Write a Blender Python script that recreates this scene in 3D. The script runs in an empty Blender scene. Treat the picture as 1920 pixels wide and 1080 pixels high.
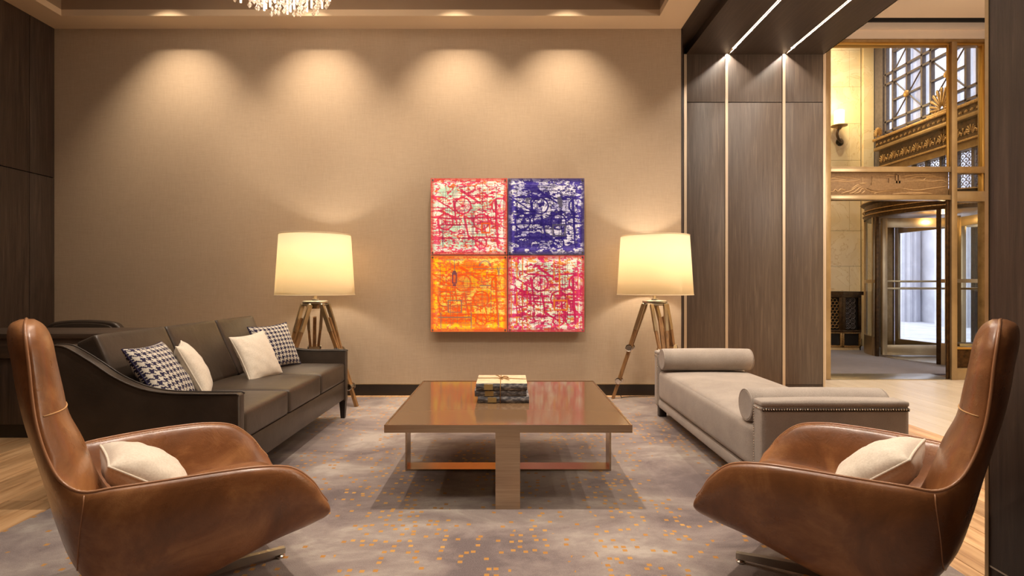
import bpy, bmesh, math, random
import numpy as np
from mathutils import Vector, Matrix
from mathutils.bvhtree import BVHTree
PI = math.pi
random.seed(7)
S = bpy.context.scene
COL = S.collection

# ------------------------------------------------------------------ camera, world, exposure
CZ = 1.1
cam_d = bpy.data.cameras.new('camera')
cam = bpy.data.objects.new('camera', cam_d); COL.objects.link(cam)
cam.location = (0, 0, CZ); cam.rotation_euler = (PI/2, 0, 0)
cam_d.sensor_width = 36; cam_d.lens = 36*1015/1920
cam_d.shift_x = 7/1920; cam_d.shift_y = -7/1920
cam_d.clip_start = 0.05; cam_d.clip_end = 200
S.camera = cam
S.view_settings.view_transform = 'Standard'
S.view_settings.look = 'None'
S.view_settings.exposure = 0.32
S.view_settings.gamma = 1.0
S.view_settings.use_curve_mapping = False
world = bpy.data.worlds.new('world'); S.world = world; world.use_nodes = True
bg = world.node_tree.nodes['Background']
bg.inputs[0].default_value = (0.88, 0.90, 1.0, 1); bg.inputs[1].default_value = 3.6

WARM = (1.0, 0.81, 0.60); WARM2 = (1.0, 0.87, 0.73)
def light(kind, loc, energy, color=WARM, size=0.05, rot=(0, 0, 0), **k):
    d = bpy.data.lights.new('light', kind); d.energy = energy; d.color = color
    if kind == 'AREA':
        d.size = size
        if 'sy' in k: d.shape = 'RECTANGLE'; d.size_y = k['sy']
        if 'spread' in k: d.spread = math.radians(k['spread'])
    else: d.shadow_soft_size = size
    if kind == 'SPOT': d.spot_size = math.radians(k.get('cone', 80)); d.spot_blend = k.get('blend', .6)
    o = bpy.data.objects.new('light', d); COL.objects.link(o); o.location = loc; o.rotation_euler = rot
    return o
def aim(loc, tgt): return (Vector(tgt)-Vector(loc)).to_track_quat('-Z', 'Y').to_euler()
# recessed wall washers in the tray ceiling
WASH = [(-3.2, 4.70), (-1.85, 4.70), (-0.5, 4.70), (0.55, 4.70)]
for x, y in WASH:
    p = (x, y, 3.96); light('SPOT', p, 132, WARM, .02, aim(p, (x, 5.4, 1.75)), cone=80, blend=1.0)
# recessed downlights over the seating, then added fill lamps
DOWN = [(-1.25, 2.6, 55), (0.0, 2.62, 190), (1.15, 2.6, 55), (-2.9, 2.9, 34), (-1.25, 3.9, 30), (0.0, 4.0, 26), (1.15, 3.9, 34),
        (-1.25, 1.2, 34), (0.0, 1.0, 30), (1.15, 1.2, 34), (-2.9, 0.6, 20), (0.0, -1.2, 16)]  # this row: out-of-view downlights added for soft fill
for x, y, e in DOWN: light('SPOT', (x, y, 3.95), e, WARM2, .022, cone=105, blend=.8)
light('AREA', (-1.3, 2.6, 3.95), 42, WARM2, 3.6, sy=3.6)  # added area fill standing in for bounced light, no real fixture
# light strips in the dark portal soffit
for x in (2.345, 2.952):
    light('AREA', (x, 2.9, 3.569), 46, WARM2, .005, sy=5.72)
# lobby and vestibule
for x in (4.1, 5.1):
    for y in (5.3, 3.9, 2.4): light('SPOT', (x, y, 4.05), 56, (1, .87, .72), .04, cone=110, blend=.7)
for x, y in ((4.6, 7.6), (5.3, 8.7)): light('SPOT', (x, y, 6.15), 190, (1, .86, .64), .08, aim((x, y, 6.15), (5.3, 9.4, 1.5)), cone=110, blend=.8)
light('POINT', (4.5, 3.2, 2.6), 75, (1, .88, .78), .25)  # unseen lamp added to brighten the lobby ceiling

# ------------------------------------------------------------------ materials
def lin(c):
    return tuple((v/255/12.92 if v/255 <= .04045 else ((v/255+.055)/1.055)**2.4) for v in c)+(1,)
def mat(name, rgb=None, rough=.5, metal=0., **k):
    m = bpy.data.materials.new(name); m.use_nodes = True
    b = m.node_tree.nodes['Principled BSDF']
    if rgb: b.inputs['Base Color'].default_value = lin(rgb)
    b.inputs['Roughness'].default_value = rough; b.inputs['Metallic'].default_value = metal
    for kk, v in k.items(): b.inputs[kk].default_value = v
    return m
def N(m, t, **k):
    n = m.node_tree.nodes.new('ShaderNode'+t)
    for a, v in k.items(): setattr(n, a, v)
    return n
def L(m, a, b): m.node_tree.links.new(a, b)
def bsdf(m): return m.node_tree.nodes['Principled BSDF']
def coords(m, scale=(1, 1, 1), out='Object'):
    tc = N(m, 'TexCoord'); mp = N(m, 'Mapping'); mp.inputs['Scale'].default_value = scale
    L(m, tc.outputs[out], mp.inputs['Vector']); return mp.outputs['Vector']
def noise(m, vec, scale, detail=4, rough=.6, dist=0):
    n = N(m, 'TexNoise'); n.inputs['Scale'].default_value = scale; n.inputs['Detail'].default_value = detail
    n.inputs['Roughness'].default_value = rough; n.inputs['Distortion'].default_value = dist
    if vec is not None: L(m, vec, n.inputs['Vector'])
    return n.outputs['Fac']
def ramp(m, fac, stops):
    r = N(m, 'ValToRGB'); e = r.color_ramp.elements
    e[0].position, e[0].color = stops[0][0], lin(stops[0][1]); e[1].position, e[1].color = stops[-1][0], lin(stops[-1][1])
    for p, c in stops[1:-1]:
        q = e.new(p); q.color = lin(c)
    L(m, fac, r.inputs['Fac']); return r.outputs['Color']
def bump(m, h, strength=.2, dist=.01):
    b = N(m, 'Bump'); b.inputs['Strength'].default_value = strength; b.inputs['Distance'].default_value = dist
    L(m, h, b.inputs['Height']); L(m, b.outputs['Normal'], bsdf(m).inputs['Normal'])
def mathn(m, op, a, b=None, c=None):
    n = N(m, 'Math', operation=op)
    for i, v in enumerate((a, b, c)):
        if v is None: continue
        if isinstance(v, (int, float)): n.inputs[i].default_value = v
        else: L(m, v, n.inputs[i])
    return n.outputs[0]
def mixc(m, fac, a, b, mode='MIX'):
    n = N(m, 'Mix', data_type='RGBA', blend_type=mode)
    for i, v in ((0, fac), (6, a), (7, b)):
        if isinstance(v, (int, float)): n.inputs[i].default_value = v
        elif isinstance(v, tuple): n.inputs[i].default_value = v
        else: L(m, v, n.inputs[i])
    return n.outputs[2]
def noisy(name, stops, scale=(1, 1, 1), ns=5, rough=.5, metal=0, bs=0, bscale=None, detail=5, bd=.01, dist=0, randtone=0, **k):
    m = mat(name, None, rough, metal, **k); v = coords(m, scale)
    if randtone:
        oi = N(m, 'ObjectInfo'); cm = N(m, 'CombineXYZ')
        L(m, mathn(m, 'MULTIPLY', oi.outputs['Random'], 37.0), cm.inputs[0]); L(m, mathn(m, 'MULTIPLY', oi.outputs['Random'], 91.0), cm.inputs[1])
        va = N(m, 'VectorMath', operation='ADD'); L(m, v, va.inputs[0]); L(m, cm.outputs[0], va.inputs[1]); v = va.outputs[0]
    f = noise(m, v, ns, detail, .6, dist); c = ramp(m, f, stops)
    if randtone:
        g = mathn(m, 'MULTIPLY_ADD', oi.outputs['Random'], randtone, 1-randtone/2)
        h = N(m, 'HueSaturation'); L(m, g, h.inputs['Value']); L(m, c, h.inputs['Color']); c = h.outputs[0]
    L(m, c, bsdf(m).inputs['Base Color'])
    if bs: bump(m, noise(m, v, bscale or ns, 4), bs, bd)
    return m

def wood_panel(name, dark, light_, along='Z', randt=.12, rough=.45):
    sc = {'Z': (14, 14, .7), 'Y': (14, .7, 14), 'X': (.7, 14, 14)}[along]
    return noisy(name, [(.3, dark), (.55, tuple((a+b)/2 for a, b in zip(dark, light_))), (.72, light_)], sc, 3.2, rough, 0, .25, 14, 8, .004, .7, randt)

M = {}
# beige linen wallcovering
m = mat('linen_wallcovering', None, .78); v = coords(m)
a = noise(m, coords(m, (2, 2, 160)), 6, 3); b_ = noise(m, coords(m, (160, 2, 2)), 6, 3)
w = mathn(m, 'ADD', a, b_); w = mathn(m, 'MULTIPLY', w, .5)
L(m, ramp(m, w, [(.3, (160, 140, 117)), (.7, (190, 168, 143))]), bsdf(m).inputs['Base Color']); bump(m, w, .15, .002)
M['wall'] = m
M['dark_wood'] = wood_panel('dark_oak_veneer', (50, 40, 34), (86, 70, 60))
M['grey_wood'] = wood_panel('smoked_oak_veneer', (76, 64, 56), (106, 91, 79))
M['soffit'] = wood_panel('soffit_veneer', (52, 42, 35), (78, 64, 54), 'Y')
M['desk_wood'] = wood_panel('desk_veneer', (60, 48, 40), (88, 72, 60), 'X')
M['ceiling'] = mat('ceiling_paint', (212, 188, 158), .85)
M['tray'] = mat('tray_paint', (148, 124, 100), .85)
M['lobby_ceiling'] = mat('lobby_ceiling_paint', (226, 208, 190), .85)
M['black'] = mat('black_lacquer', (38, 31, 27), .35)
M['void'] = mat('shadow_gap', (30, 26, 24), .9)
M['brass'] = noisy('satin_brass', [(.3, (160, 138, 106)), (.7, (188, 166, 130))], (1, 1, 1), 3, .34, .75)
M['gold'] = mat('polished_gold', (200, 160, 88), .28, .85)
M['champagne'] = mat('champagne_strip', (206, 186, 160), .42, .5)
M['bronze_plain'] = noisy('bronze_mullion', [(.3, (136, 108, 70)), (.7, (170, 140, 94))], (3, 3, 3), 3, .38, .6)
M['dark_bronze'] = noisy('dark_bronze', [(.3, (58, 42, 28)), (.7, (96, 70, 42))], (6, 6, 6), 4, .4, .85)
M['grille_bronze'] = noisy('grille_bronze', [(.3, (84, 76, 76)), (.7, (108, 98, 98))], (6, 6, 6), 4, .5, .1)
M['relief'] = noisy('relief_bronze', [(.3, (136, 108, 76)), (.7, (160, 130, 94))], (9, 9, 9), 5, .5, .4, .2, 90, bd=.002)  # panel and ship tone darkened to imitate shading around the raised lines
M['relief_hi'] = noisy('relief_bronze_lit', [(.3, (186, 154, 112)), (.7, (206, 174, 130))], (9, 9, 9), 5, .4, .4)  # same bronze coloured lighter, as if light caught the raised lines
M['orn'] = noisy('gilt_bronze', [(.35, (126, 92, 58)), (.65, (208, 168, 104))], (14, 14, 14), 5, .4, .55)
M['steel'] = noisy('champagne_steel', [(.3, (176, 156, 132)), (.7, (198, 178, 152))], (1, 1, 40), 4, .28, 1)
M['chrome'] = mat('polished_chrome', (215, 210, 200), .12, 1)
M['nickel'] = mat('brushed_nickel', (190, 184, 172), .3, 1)
M['bronze_glass'] = mat('bronze_mirror_glass', (116, 90, 66), .09, 0, **{'Specular IOR Level': .22})
# leather of the lounge chairs
m = mat('cognac_leather', None, .34); v = coords(m)
c = ramp(m, noise(m, v, 5, 6, .65, .6), [(.3, (106, 66, 38)), (.5, (132, 84, 49)), (.68, (166, 114, 70))])
L(m, c, bsdf(m).inputs['Base Color'])
rr = N(m, 'MapRange'); L(m, noise(m, v, 9, 4), rr.inputs[0]); rr.inputs[3].default_value = .20; rr.inputs[4].default_value = .40
L(m, rr.outputs[0], bsdf(m).inputs['Roughness'])
hh = mathn(m, 'ADD', noise(m, v, 7, 5, .6, 1.5), mathn(m, 'MULTIPLY', noise(m, v, 260, 2), .12)); bump(m, hh, .22, .012)
bsdf(m).inputs['Coat Weight'].default_value = .25; bsdf(m).inputs['Coat Roughness'].default_value = .22
M['cognac'] = m
M['piping'] = mat('cognac_piping', (160, 112, 78), .25)  # leather tone lightened to paint the highlight along piping and seams
M['thread'] = mat('tan_thread', (196, 150, 96), .6)
m = mat('black_leather', None, .36); v = coords(m)
L(m, ramp(m, noise(m, v, 4, 4), [(.3, (50, 41, 34)), (.7, (70, 58, 48))]), bsdf(m).inputs['Base Color'])
hh = mathn(m, 'ADD', noise(m, v, 9, 5, .6, 1.2), mathn(m, 'MULTIPLY', noise(m, v, 300, 2), .2)); bump(m, hh, .25, .008)
M['bleather'] = m
def fabric(name, lo, hi, sc=420, bs=.4):
    m = mat(name, None, .9); v = coords(m)
    f = mathn(m, 'ADD', mathn(m, 'MULTIPLY', noise(m, v, sc, 2), .7), mathn(m, 'MULTIPLY', noise(m, v, 6, 3), .3))
    L(m, ramp(m, f, [(.35, lo), (.65, hi)]), bsdf(m).inputs['Base Color']); bump(m, noise(m, v, sc, 2), bs, .003)
    bsdf(m).inputs['Sheen Weight'].default_value = .2
    return m
M['daybed'] = fabric('oatmeal_wool', (136, 124, 114), (178, 165, 153))
M['cream'] = fabric('cream_velvet', (214, 200, 180), (232, 220, 202), 150, .12)
# houndstooth
m = mat('houndstooth', None, .9); uv = N(m, 'UVMap'); sp = N(m, 'SeparateXYZ'); L(m, uv.outputs[0], sp.inputs[0])
NC = 88.0
xi = mathn(m, 'FLOOR', mathn(m, 'MULTIPLY', sp.outputs[0], NC)); yi = mathn(m, 'FLOOR', mathn(m, 'MULTIPLY', sp.outputs[1], NC))
wx = mathn(m, 'LESS_THAN', mathn(m, 'MODULO', xi, 8), 3.5); wy = mathn(m, 'LESS_THAN', mathn(m, 'MODULO', yi, 8), 3.5)
tw = mathn(m, 'LESS_THAN', mathn(m, 'MODULO', mathn(m, 'ADD', xi, yi), 4), 1.5)
f = mathn(m, 'ADD', mathn(m, 'MULTIPLY', tw, wx), mathn(m, 'MULTIPLY', mathn(m, 'SUBTRACT', 1.0, tw), wy))
L(m, mixc(m, f, lin((200, 192, 178)), lin((32, 25, 58))), bsdf(m).inputs['Base Color'])
bump(m, noise(m, coords(m), 500, 2), .3, .002)
M['hound'] = m
# wooden tripod, floors
M['teak'] = noisy('teak', [(.3, (112, 78, 46)), (.7, (168, 124, 76))], (10, 10, 1), 4, .4, 0, .1, 30)
M['darkteak'] = noisy('dark_teak', [(.3, (70, 44, 26)), (.7, (104, 70, 42))], (10, 10, 1), 4, .4)
M['plank'] = noisy('oak_plank', [(.22, (126, 88, 58)), (.36, (170, 128, 88)), (.5, (196, 154, 110)), (.75, (214, 176, 132))], (9, .9, 9), 2.2, .34, 0, .08, 12, 8, .004, .9, .5)
M['pale'] = noisy('pale_lobby_plank', [(.3, (196, 180, 158)), (.7, (214, 200, 180))], (6, .5, 6), 2, .3, 0, 0, None, 5, .004, .4, .07)
M['slab'] = mat('subfloor', (90, 66, 46), .8)
# rug
m = mat('wool_rug', None, .95)
v = coords(m); big = noise(m, coords(m, (.85, 1.35, 1)), 1.9, 6, .66, .4); fine = noise(m, v, 260, 2)
base = ramp(m, big, [(.36, (104, 90, 90)), (.46, (132, 117, 113)), (.54, (148, 134, 127)), (.64, (176, 164, 154))])
base = mixc(m, mathn(m, 'MULTIPLY', mathn(m, 'SUBTRACT', fine, .5), 1.0), base, lin((205, 190, 175)))
vo = N(m, 'TexVoronoi', distance='CHEBYCHEV'); vo.inputs['Scale'].default_value = 21; vo.inputs['Randomness'].default_value = .55
L(m, v, vo.inputs['Vector'])
wn = N(m, 'TexWhiteNoise'); L(m, vo.outputs['Position'], wn.inputs['Vector'])
nd = N(m, 'TexNoise'); nd.inputs['Scale'].default_value = 1.5; nd.inputs['Detail'].default_value = 3
mp = N(m, 'Mapping'); mp.inputs['Scale'].default_value = (1.3/21, .5/21, 1/21); mp.inputs['Location'].default_value = (3.1, 1.7, 0)
L(m, vo.outputs['Position'], mp.inputs['Vector'])
nd = noise(m, coords(m, (1.2, .55, 1)), 2.1, 3, .6)
dens = N(m, 'MapRange'); L(m, nd, dens.inputs[0]); dens.inputs[1].default_value = .42; dens.inputs[2].default_value = .56; dens.inputs[3].default_value = 0; dens.inputs[4].default_value = .85
on = mathn(m, 'LESS_THAN', wn.outputs['Value'], dens.outputs[0])
inside = mathn(m, 'LESS_THAN', vo.outputs['Distance'], .20)
dot = mathn(m, 'MULTIPLY', on, inside)
gold = ramp(m, wn.outputs['Value'], [(0, (178, 122, 50)), (.8, (204, 152, 76))])
L(m, mixc(m, dot, base, gold), bsdf(m).inputs['Base Color'])
bump(m, mathn(m, 'ADD', fine, mathn(m, 'MULTIPLY', dot, .6)), .5, .004)
bsdf(m).inputs['Sheen Weight'].default_value = .15
M['rug'] = m
M['mat'] = fabric('vestibule_matting', (84, 78, 84), (112, 104, 108), 160, .5)
# marble
m = mat('cream_marble', None, .25); v = coords(m)
f = noise(m, v, 1.4, 8, .55, 2.2)
c = ramp(m, f, [(.3, (234, 206, 154)), (.49, (240, 216, 168)), (.5, (222, 190, 138)), (.51, (241, 217, 170)), (.7, (246, 226, 184))])
L(m, c, bsdf(m).inputs['Base Color']); M['marble'] = m
M['stone'] = noisy('street_stone', [(.3, (176, 176, 186)), (.7, (206, 206, 216))], (1, 1, 1), 2, .8)
# glass
def glassmat(name, tint=(1, 1, 1), gl=.1):
    m = bpy.data.materials.new(name); m.use_nodes = True; nt = m.node_tree; nt.nodes.clear()
    o = nt.nodes.new('ShaderNodeOutputMaterial'); t = nt.nodes.new('ShaderNodeBsdfTransparent'); t.inputs[0].default_value = (*tint, 1)
    g = nt.nodes.new('ShaderNodeBsdfGlossy'); g.inputs['Roughness'].default_value = .02
    fr = nt.nodes.new('ShaderNodeFresnel'); fr.inputs[0].default_value = 1.45
    mx = nt.nodes.new('ShaderNodeMixShader'); mu = nt.nodes.new('ShaderNodeMath'); mu.operation = 'MULTIPLY'; mu.inputs[1].default_value = gl*2.2
    nt.links.new(fr.outputs[0], mu.inputs[0]); nt.links.new(mu.outputs[0], mx.inputs[0]); nt.links.new(t.outputs[0], mx.inputs[1]); nt.links.new(g.outputs[0], mx.inputs[2]); nt.links.new(mx.outputs[0], o.inputs[0])
    return m
M['glass'] = glassmat('clear_glass', (.97, .98, .97))
M['crystal'] = mat('cut_crystal', (255, 246, 236), .04, 0, **{'Transmission Weight': .75, 'IOR': 1.5})
def emis(name, rgb, st):
    m = mat(name, rgb, .6); b = bsdf(m); b.inputs['Emission Color'].default_value = lin(rgb); b.inputs['Emission Strength'].default_value = st; return m
M['led'] = emis('led_diffuser', (255, 238, 210), 4)
M['bulb'] = emis('bulb_glass', (255, 214, 150), 12)
M['rod'] = emis('lit_glass_rod', (255, 228, 196), 2.2)
M['sconce'] = emis('sconce_glass', (255, 232, 178), 1.6)
# lamp shade: translucent linen
m = bpy.data.materials.new('linen_shade'); m.use_nodes = True; nt = m.node_tree; b = nt.nodes['Principled BSDF']
b.inputs['Base Color'].default_value = lin((244, 234, 212)); b.inputs['Roughness'].default_value = .9
tr = nt.nodes.new('ShaderNodeBsdfTranslucent'); tr.inputs[0].default_value = lin((250, 236, 206)); mx = nt.nodes.new('ShaderNodeMixShader'); mx.inputs[0].default_value = .5
nt.links.new(b.outputs[0], mx.inputs[1]); nt.links.new(tr.outputs[0], mx.inputs[2]); nt.links.new(mx.outputs[0], nt.nodes['Material Output'].inputs[0])
M['shade'] = m
M['shade_trim'] = mat('shade_trim', (232, 214, 180), .8)
M['paper'] = noisy('marbled_spine', [(.4, (78, 76, 80)), (.52, (120, 118, 120)), (.7, (196, 190, 182))], (9, 9, 30), 4, .75, 0, .2, 40)
M['kraft'] = noisy('cream_paper', [(.3, (206, 176, 138)), (.7, (230, 204, 168))], (8, 8, 8), 4, .85)
M['label'] = mat('spine_label', (176, 146, 92), .8)
M['twine'] = mat('jute_twine', (156, 116, 68), .9)
m = mat('acrylic_print', None, .12); va = N(m, 'VertexColor', layer_name='Col')
L(m, va.outputs[0], bsdf(m).inputs['Base Color']); L(m, va.outputs[0], bsdf(m).inputs['Emission Color']); bsdf(m).inputs['Emission Strength'].default_value = .20
M['art'] = m
M['acrylic'] = mat('acrylic_edge', (150, 110, 96), .15, 0)

# ------------------------------------------------------------------ helpers
def empty(name, loc=(0, 0, 0), rz=0, label=None, cat=None, group=None):
    o = bpy.data.objects.new(name, None); COL.objects.link(o); o.location = loc; o.rotation_euler = (0, 0, rz); o.empty_display_size = .1
    if label: o['label'] = label
    if cat: o['category'] = cat
    if group: o['group'] = group
    return o
def link(name, me, material, parent=None, loc=None, rot=None, kind=None, label=None):
    if material is not None and not me.materials: me.materials.append(material)
    o = bpy.data.objects.new(name, me); COL.objects.link(o)
    if parent: o.parent = parent
    if loc: o.location = loc
    if rot: o.rotation_euler = rot
    if kind: o['kind'] = kind
    if label: o['label'] = label
    return o
def B(name, bm, material, parent=None, smooth=False, **k):
    bmesh.ops.recalc_face_normals(bm, faces=bm.faces)
    me = bpy.data.meshes.new(name); bm.to_mesh(me); bm.free()
    if smooth:
        me.polygons.foreach_set('use_smooth', [True]*len(me.polygons))
        if smooth != 'all': me.set_sharp_from_angle(angle=math.radians(40))
    return link(name, me, material, parent, **k)
def tag(o, label, cat, group=None):
    o['label'] = label; o['category'] = cat
    if group: o['group'] = group
    return o
def box(bm, x0, x1, y0, y1, z0, z1, bev=0, seg=2):
    vs = [bm.verts.new((x, y, z)) for x in (x0, x1) for y in (y0, y1) for z in (z0, z1)]
    fs = [bm.faces.new([vs[i] for i in f]) for f in ((0, 1, 3, 2), (4, 6, 7, 5), (0, 4, 5, 1), (2, 3, 7, 6), (0, 2, 6, 4), (1, 5, 7, 3))]
    if bev:
        es = list({e for f in fs for e in f.edges}); bmesh.ops.bevel(bm, geom=es, offset=bev, segments=seg, profile=.5, affect='EDGES')
    return bm
def bx(name, ext, material, parent=None, bev=0, smooth=False, **k):
    bm = bmesh.new(); box(bm, *ext, bev=bev); return B(name, bm, material, parent, smooth or (bev > 0), **k)
def tube(bm, pts, r, n=8, closed=False, flat=None):
    pts = [Vector(p) for p in pts]; rings = []; cnt = len(pts); prev = None
    for i, p in enumerate(pts):
        if closed: t = pts[(i+1) % cnt]-pts[i-1]
        else: t = pts[min(i+1, cnt-1)]-pts[max(i-1, 0)]
        t.normalize()
        if prev is None:
            a = Vector((0, 0, 1)) if abs(t.z) < .9 else Vector((1, 0, 0)); u = t.cross(a).normalized()
        else: u = (prev-t*prev.dot(t)).normalized()
        prev = u; w = t.cross(u); rr = r[i] if isinstance(r, (list, tuple)) else r
        rings.append([bm.verts.new(p+(u*math.cos(2*PI*k/n)+w*math.sin(2*PI*k/n))*rr) for k in range(n)])
    m_ = cnt if closed else cnt-1
    for i in range(m_):
        A, C = rings[i], rings[(i+1) % cnt]
        for k in range(n): bm.faces.new((A[k], A[(k+1) % n], C[(k+1) % n], C[k]))
    if not closed: bm.faces.new(rings[0][::-1]); bm.faces.new(rings[-1])
    return bm
def lathe(bm, prof, n=32, c=(0, 0), a0=0, a1=2*PI):
    full = abs(a1-a0-2*PI) < 1e-6; cols = []
    for k in range(n if full else n+1):
        a = a0+(a1-a0)*k/n
        cols.append([bm.verts.new((c[0]+r*math.cos(a), c[1]+r*math.sin(a), z)) for r, z in prof])
    for k in range(n):
        A, C = cols[k], cols[(k+1) % len(cols)]
        for j in range(len(prof)-1): bm.faces.new((A[j], C[j], C[j+1], A[j+1]))
    bmesh.ops.remove_doubles(bm, verts=bm.verts, dist=1e-5)
    return bm
def prism(bm, poly, axis, t0, t1):
    """polygon in the two other axes extruded along axis from t0 to t1"""
    def P(a, b, t): return {'X': (t, a, b), 'Y': (a, t, b), 'Z': (a, b, t)}[axis]
    A = [bm.verts.new(P(a, b, t0)) for a, b in poly]; C = [bm.verts.new(P(a, b, t1)) for a, b in poly]; n = len(poly)
    bm.faces.new(A); bm.faces.new(C[::-1])
    for i in range(n): bm.faces.new((A[i], C[i], C[(i+1) % n], A[(i+1) % n]))
    return bm
def catmull(P, n, closed=False):
    out = []; c = len(P); P = [Vector(p) for p in P]
    for i in range(c if closed else c-1):
        if closed: p0, p1, p2, p3 = P[i-1], P[i], P[(i+1) % c], P[(i+2) % c]
        else: p0, p1, p2, p3 = P[max(i-1, 0)], P[i], P[i+1], P[min(i+2, c-1)]
        for k in range(n):
            t = k/n
            out.append(.5*((2*p1)+(p2-p0)*t+(2*p0-5*p1+4*p2-p3)*t*t+(3*p1-p0-3*p2+p3)*t**3))
    if not closed: out.append(P[-1].copy())
    return out
def softbox(sx, sy, sz, r, crown=(0, 0, 0), n=12, wob=0, seed=0):
    """rounded, puffed upholstery block centred on the origin; crown = puff per axis pair"""
    bm = bmesh.new(); rnd = random.Random(seed)
    def g(k): t = 2*k/n-1; return math.copysign(1-(1-abs(t))**1.7, t)
    idx = {}
    def V(i, j, k):
        if (i, j, k) not in idx:
            p = Vector((g(i)*sx/2, g(j)*sy/2, g(k)*sz/2)); h = Vector((sx/2-r, sy/2-r, sz/2-r))
            q = Vector([max(-h[a], min(h[a], p[a])) for a in range(3)]); d = p-q
            if d.length > 1e-9: p = q+d.normalized()*r
            a, b, c = g(i), g(j), g(k)
            p.z += (1 if c > 0 else -1)*crown[2]*(1-a*a)*(1-b*b)*min(1, abs(c)*1.01)
            p.x += (1 if a > 0 else -1)*crown[0]*(1-c*c)*(1-b*b)*abs(a)
            p.y += (1 if b > 0 else -1)*crown[1]*(1-c*c)*(1-a*a)*abs(b)
            idx[(i, j, k)] = bm.verts.new(p)
        return idx[(i, j, k)]
    for i in range(n):
        for j in range(n):
            for s in (0, n):
                bm.faces.new((V(i, j, s), V(i+1, j, s), V(i+1, j+1, s), V(i, j+1, s)))
                bm.faces.new((V(i, s, j), V(i+1, s, j), V(i+1, s, j+1), V(i, s, j+1)))
                bm.faces.new((V(s, i, j), V(s, i+1, j), V(s, i+1, j+1), V(s, i, j+1)))
    return bm
def pillow_mesh(w, h, t, pinch=.10, n=26, seed=1):
    """pillow facing +X, width on Y, height on Z, with UVs"""
    rnd = np.random.RandomState(seed); ph = rnd.rand(6)*6
    bm = bmesh.new(); uvl = bm.loops.layers.uv.new('UVMap'); grids = []
    def pt(a, b, s):
        y = a*w/2*(1-pinch*(1-b*b)); z = b*h/2*(1-pinch*(1-a*a))
        e = max(0, (1-a**2))*max(0, (1-b**2)); x = t/2*(e**.42)
        wr = .0035*(math.sin(9*a+ph[0]+3*b)*math.sin(7*b+ph[1]))+.003*math.sin(22*a+ph[2])*(b*b)+.003*math.sin(20*b+ph[3])*(a*a)
        return Vector((s*(x+wr*min(1, e*5)), y, z))
    edge = {}
    for s in (1, -1):
        g = {}
        for i in range(n+1):
            for j in range(n+1):
                a = math.sin((2*i/n-1)*PI/2); b = math.sin((2*j/n-1)*PI/2)
                if i in (0, n) or j in (0, n):
                    if (i, j) not in edge: edge[(i, j)] = bm.verts.new(pt(a, b, 1))
                    g[i, j] = (edge[(i, j)], a, b)
                else: g[i, j] = (bm.verts.new(pt(a, b, s)), a, b)
        for i in range(n):
            for j in range(n):
                q = [g[i, j], g[i+1, j], g[i+1, j+1], g[i, j+1]]
                if s < 0: q = q[::-1]
                f = bm.faces.new([x[0] for x in q])
                for lp, x in zip(f.loops, q): lp[uvl].uv = ((x[1]*w/2)/.4+.5, (x[2]*h/2)/.4+.5)
    rim = [pt(math.sin(x*PI/2), -1, 1) for x in np.linspace(-1, 1, 20)[:-1]]+[pt(1, math.sin(x*PI/2), 1) for x in np.linspace(-1, 1, 20)[:-1]]+\
          [pt(-math.sin(x*PI/2), 1, 1) for x in np.linspace(-1, 1, 20)[:-1]]+[pt(-1, -math.sin(x*PI/2), 1) for x in np.linspace(-1, 1, 20)[:-1]]
    return bm, rim
def pillow(label, group, mkey, loc, rot, w=.42, h=.42, t=.15, seed=1, pinch=.09):
    r = empty('throw_pillow', loc, 0, label, 'pillow', group); r.rotation_euler = rot
    bm, rim = pillow_mesh(w, h, t, pinch, 26, seed)
    B('cover', bm, M[mkey], r, 'all')
    b2 = bmesh.new(); tube(b2, rim, .0042, 6, True); B('piping', b2, M[mkey], r, 'all')
    return r
def zx(px, y): return (px-953)*y/1015
def zz(py, y): return CZ-(py-533)*y/1015

# ------------------------------------------------------------------ room shell
XL, XR, YW, HC = -4.50, 1.715, 5.37, 3.634
floor = bx('floor', (-4.7, 7.6, -3.2, 11.0, -.12, -.012), M['slab'], kind='structure')
pm = {}
def plank_mesh(w, l, key, t=.012):
    k = (round(w, 3), round(l, 2), key)
    if k not in pm:
        bm = bmesh.new(); box(bm, 0.0016, w-.0016, .0016, l-.0016, -t, 0, bev=.0016, seg=1); me = bpy.data.meshes.new('plank'); bm.to_mesh(me); bm.free(); me.materials.append(M[key]); pm[k] = me
    return pm[k]
rp = random.Random(3)
x = -4.5
while x < 3.13:
    y = -.4-rp.choice((0, .45, .9, 1.35))
    while y < 5.9:
        l = 1.8; y1 = min(y+l, 5.95)
        covered = x > -2.2 and x+.15 < 1.69 and y1 < 5.2
        if not covered and y1-y > .05 and y1 > .3:
            link('plank', plank_mesh(.15, y1-y, 'plank'), None, floor, (x, y, 0))
        y = y1
        if y >= 5.94: break
    x += .15
x = 3.15
while x < 6.0:
    y = .6-rp.choice((0, .5, 1.0))
    while y < 6.2:
        y1 = min(y+1.9, 6.235); link('pale_plank', plank_mesh(.2, y1-y, 'pale'), None, floor, (x, y, 0)); y = y1
        if y >= 6.23: break
    x += .2
bx('subfloor_behind', (-4.6, 7.5, -3.2, -.4, -.012, -.001), M['plank'], floor)
# back wall (linen)
bx('wall_back', (XL-.15, XR, YW, YW+.15, 0, HC+.6), M['wall'], kind='structure')
bb = bx('baseboard_back', (XL, XR, YW-.014, YW, 0, .108), M['black'], kind='structure')
bx('brass_bead', (XL, XR, YW-.017, YW, .108, .114), M['brass'], bb)
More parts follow.
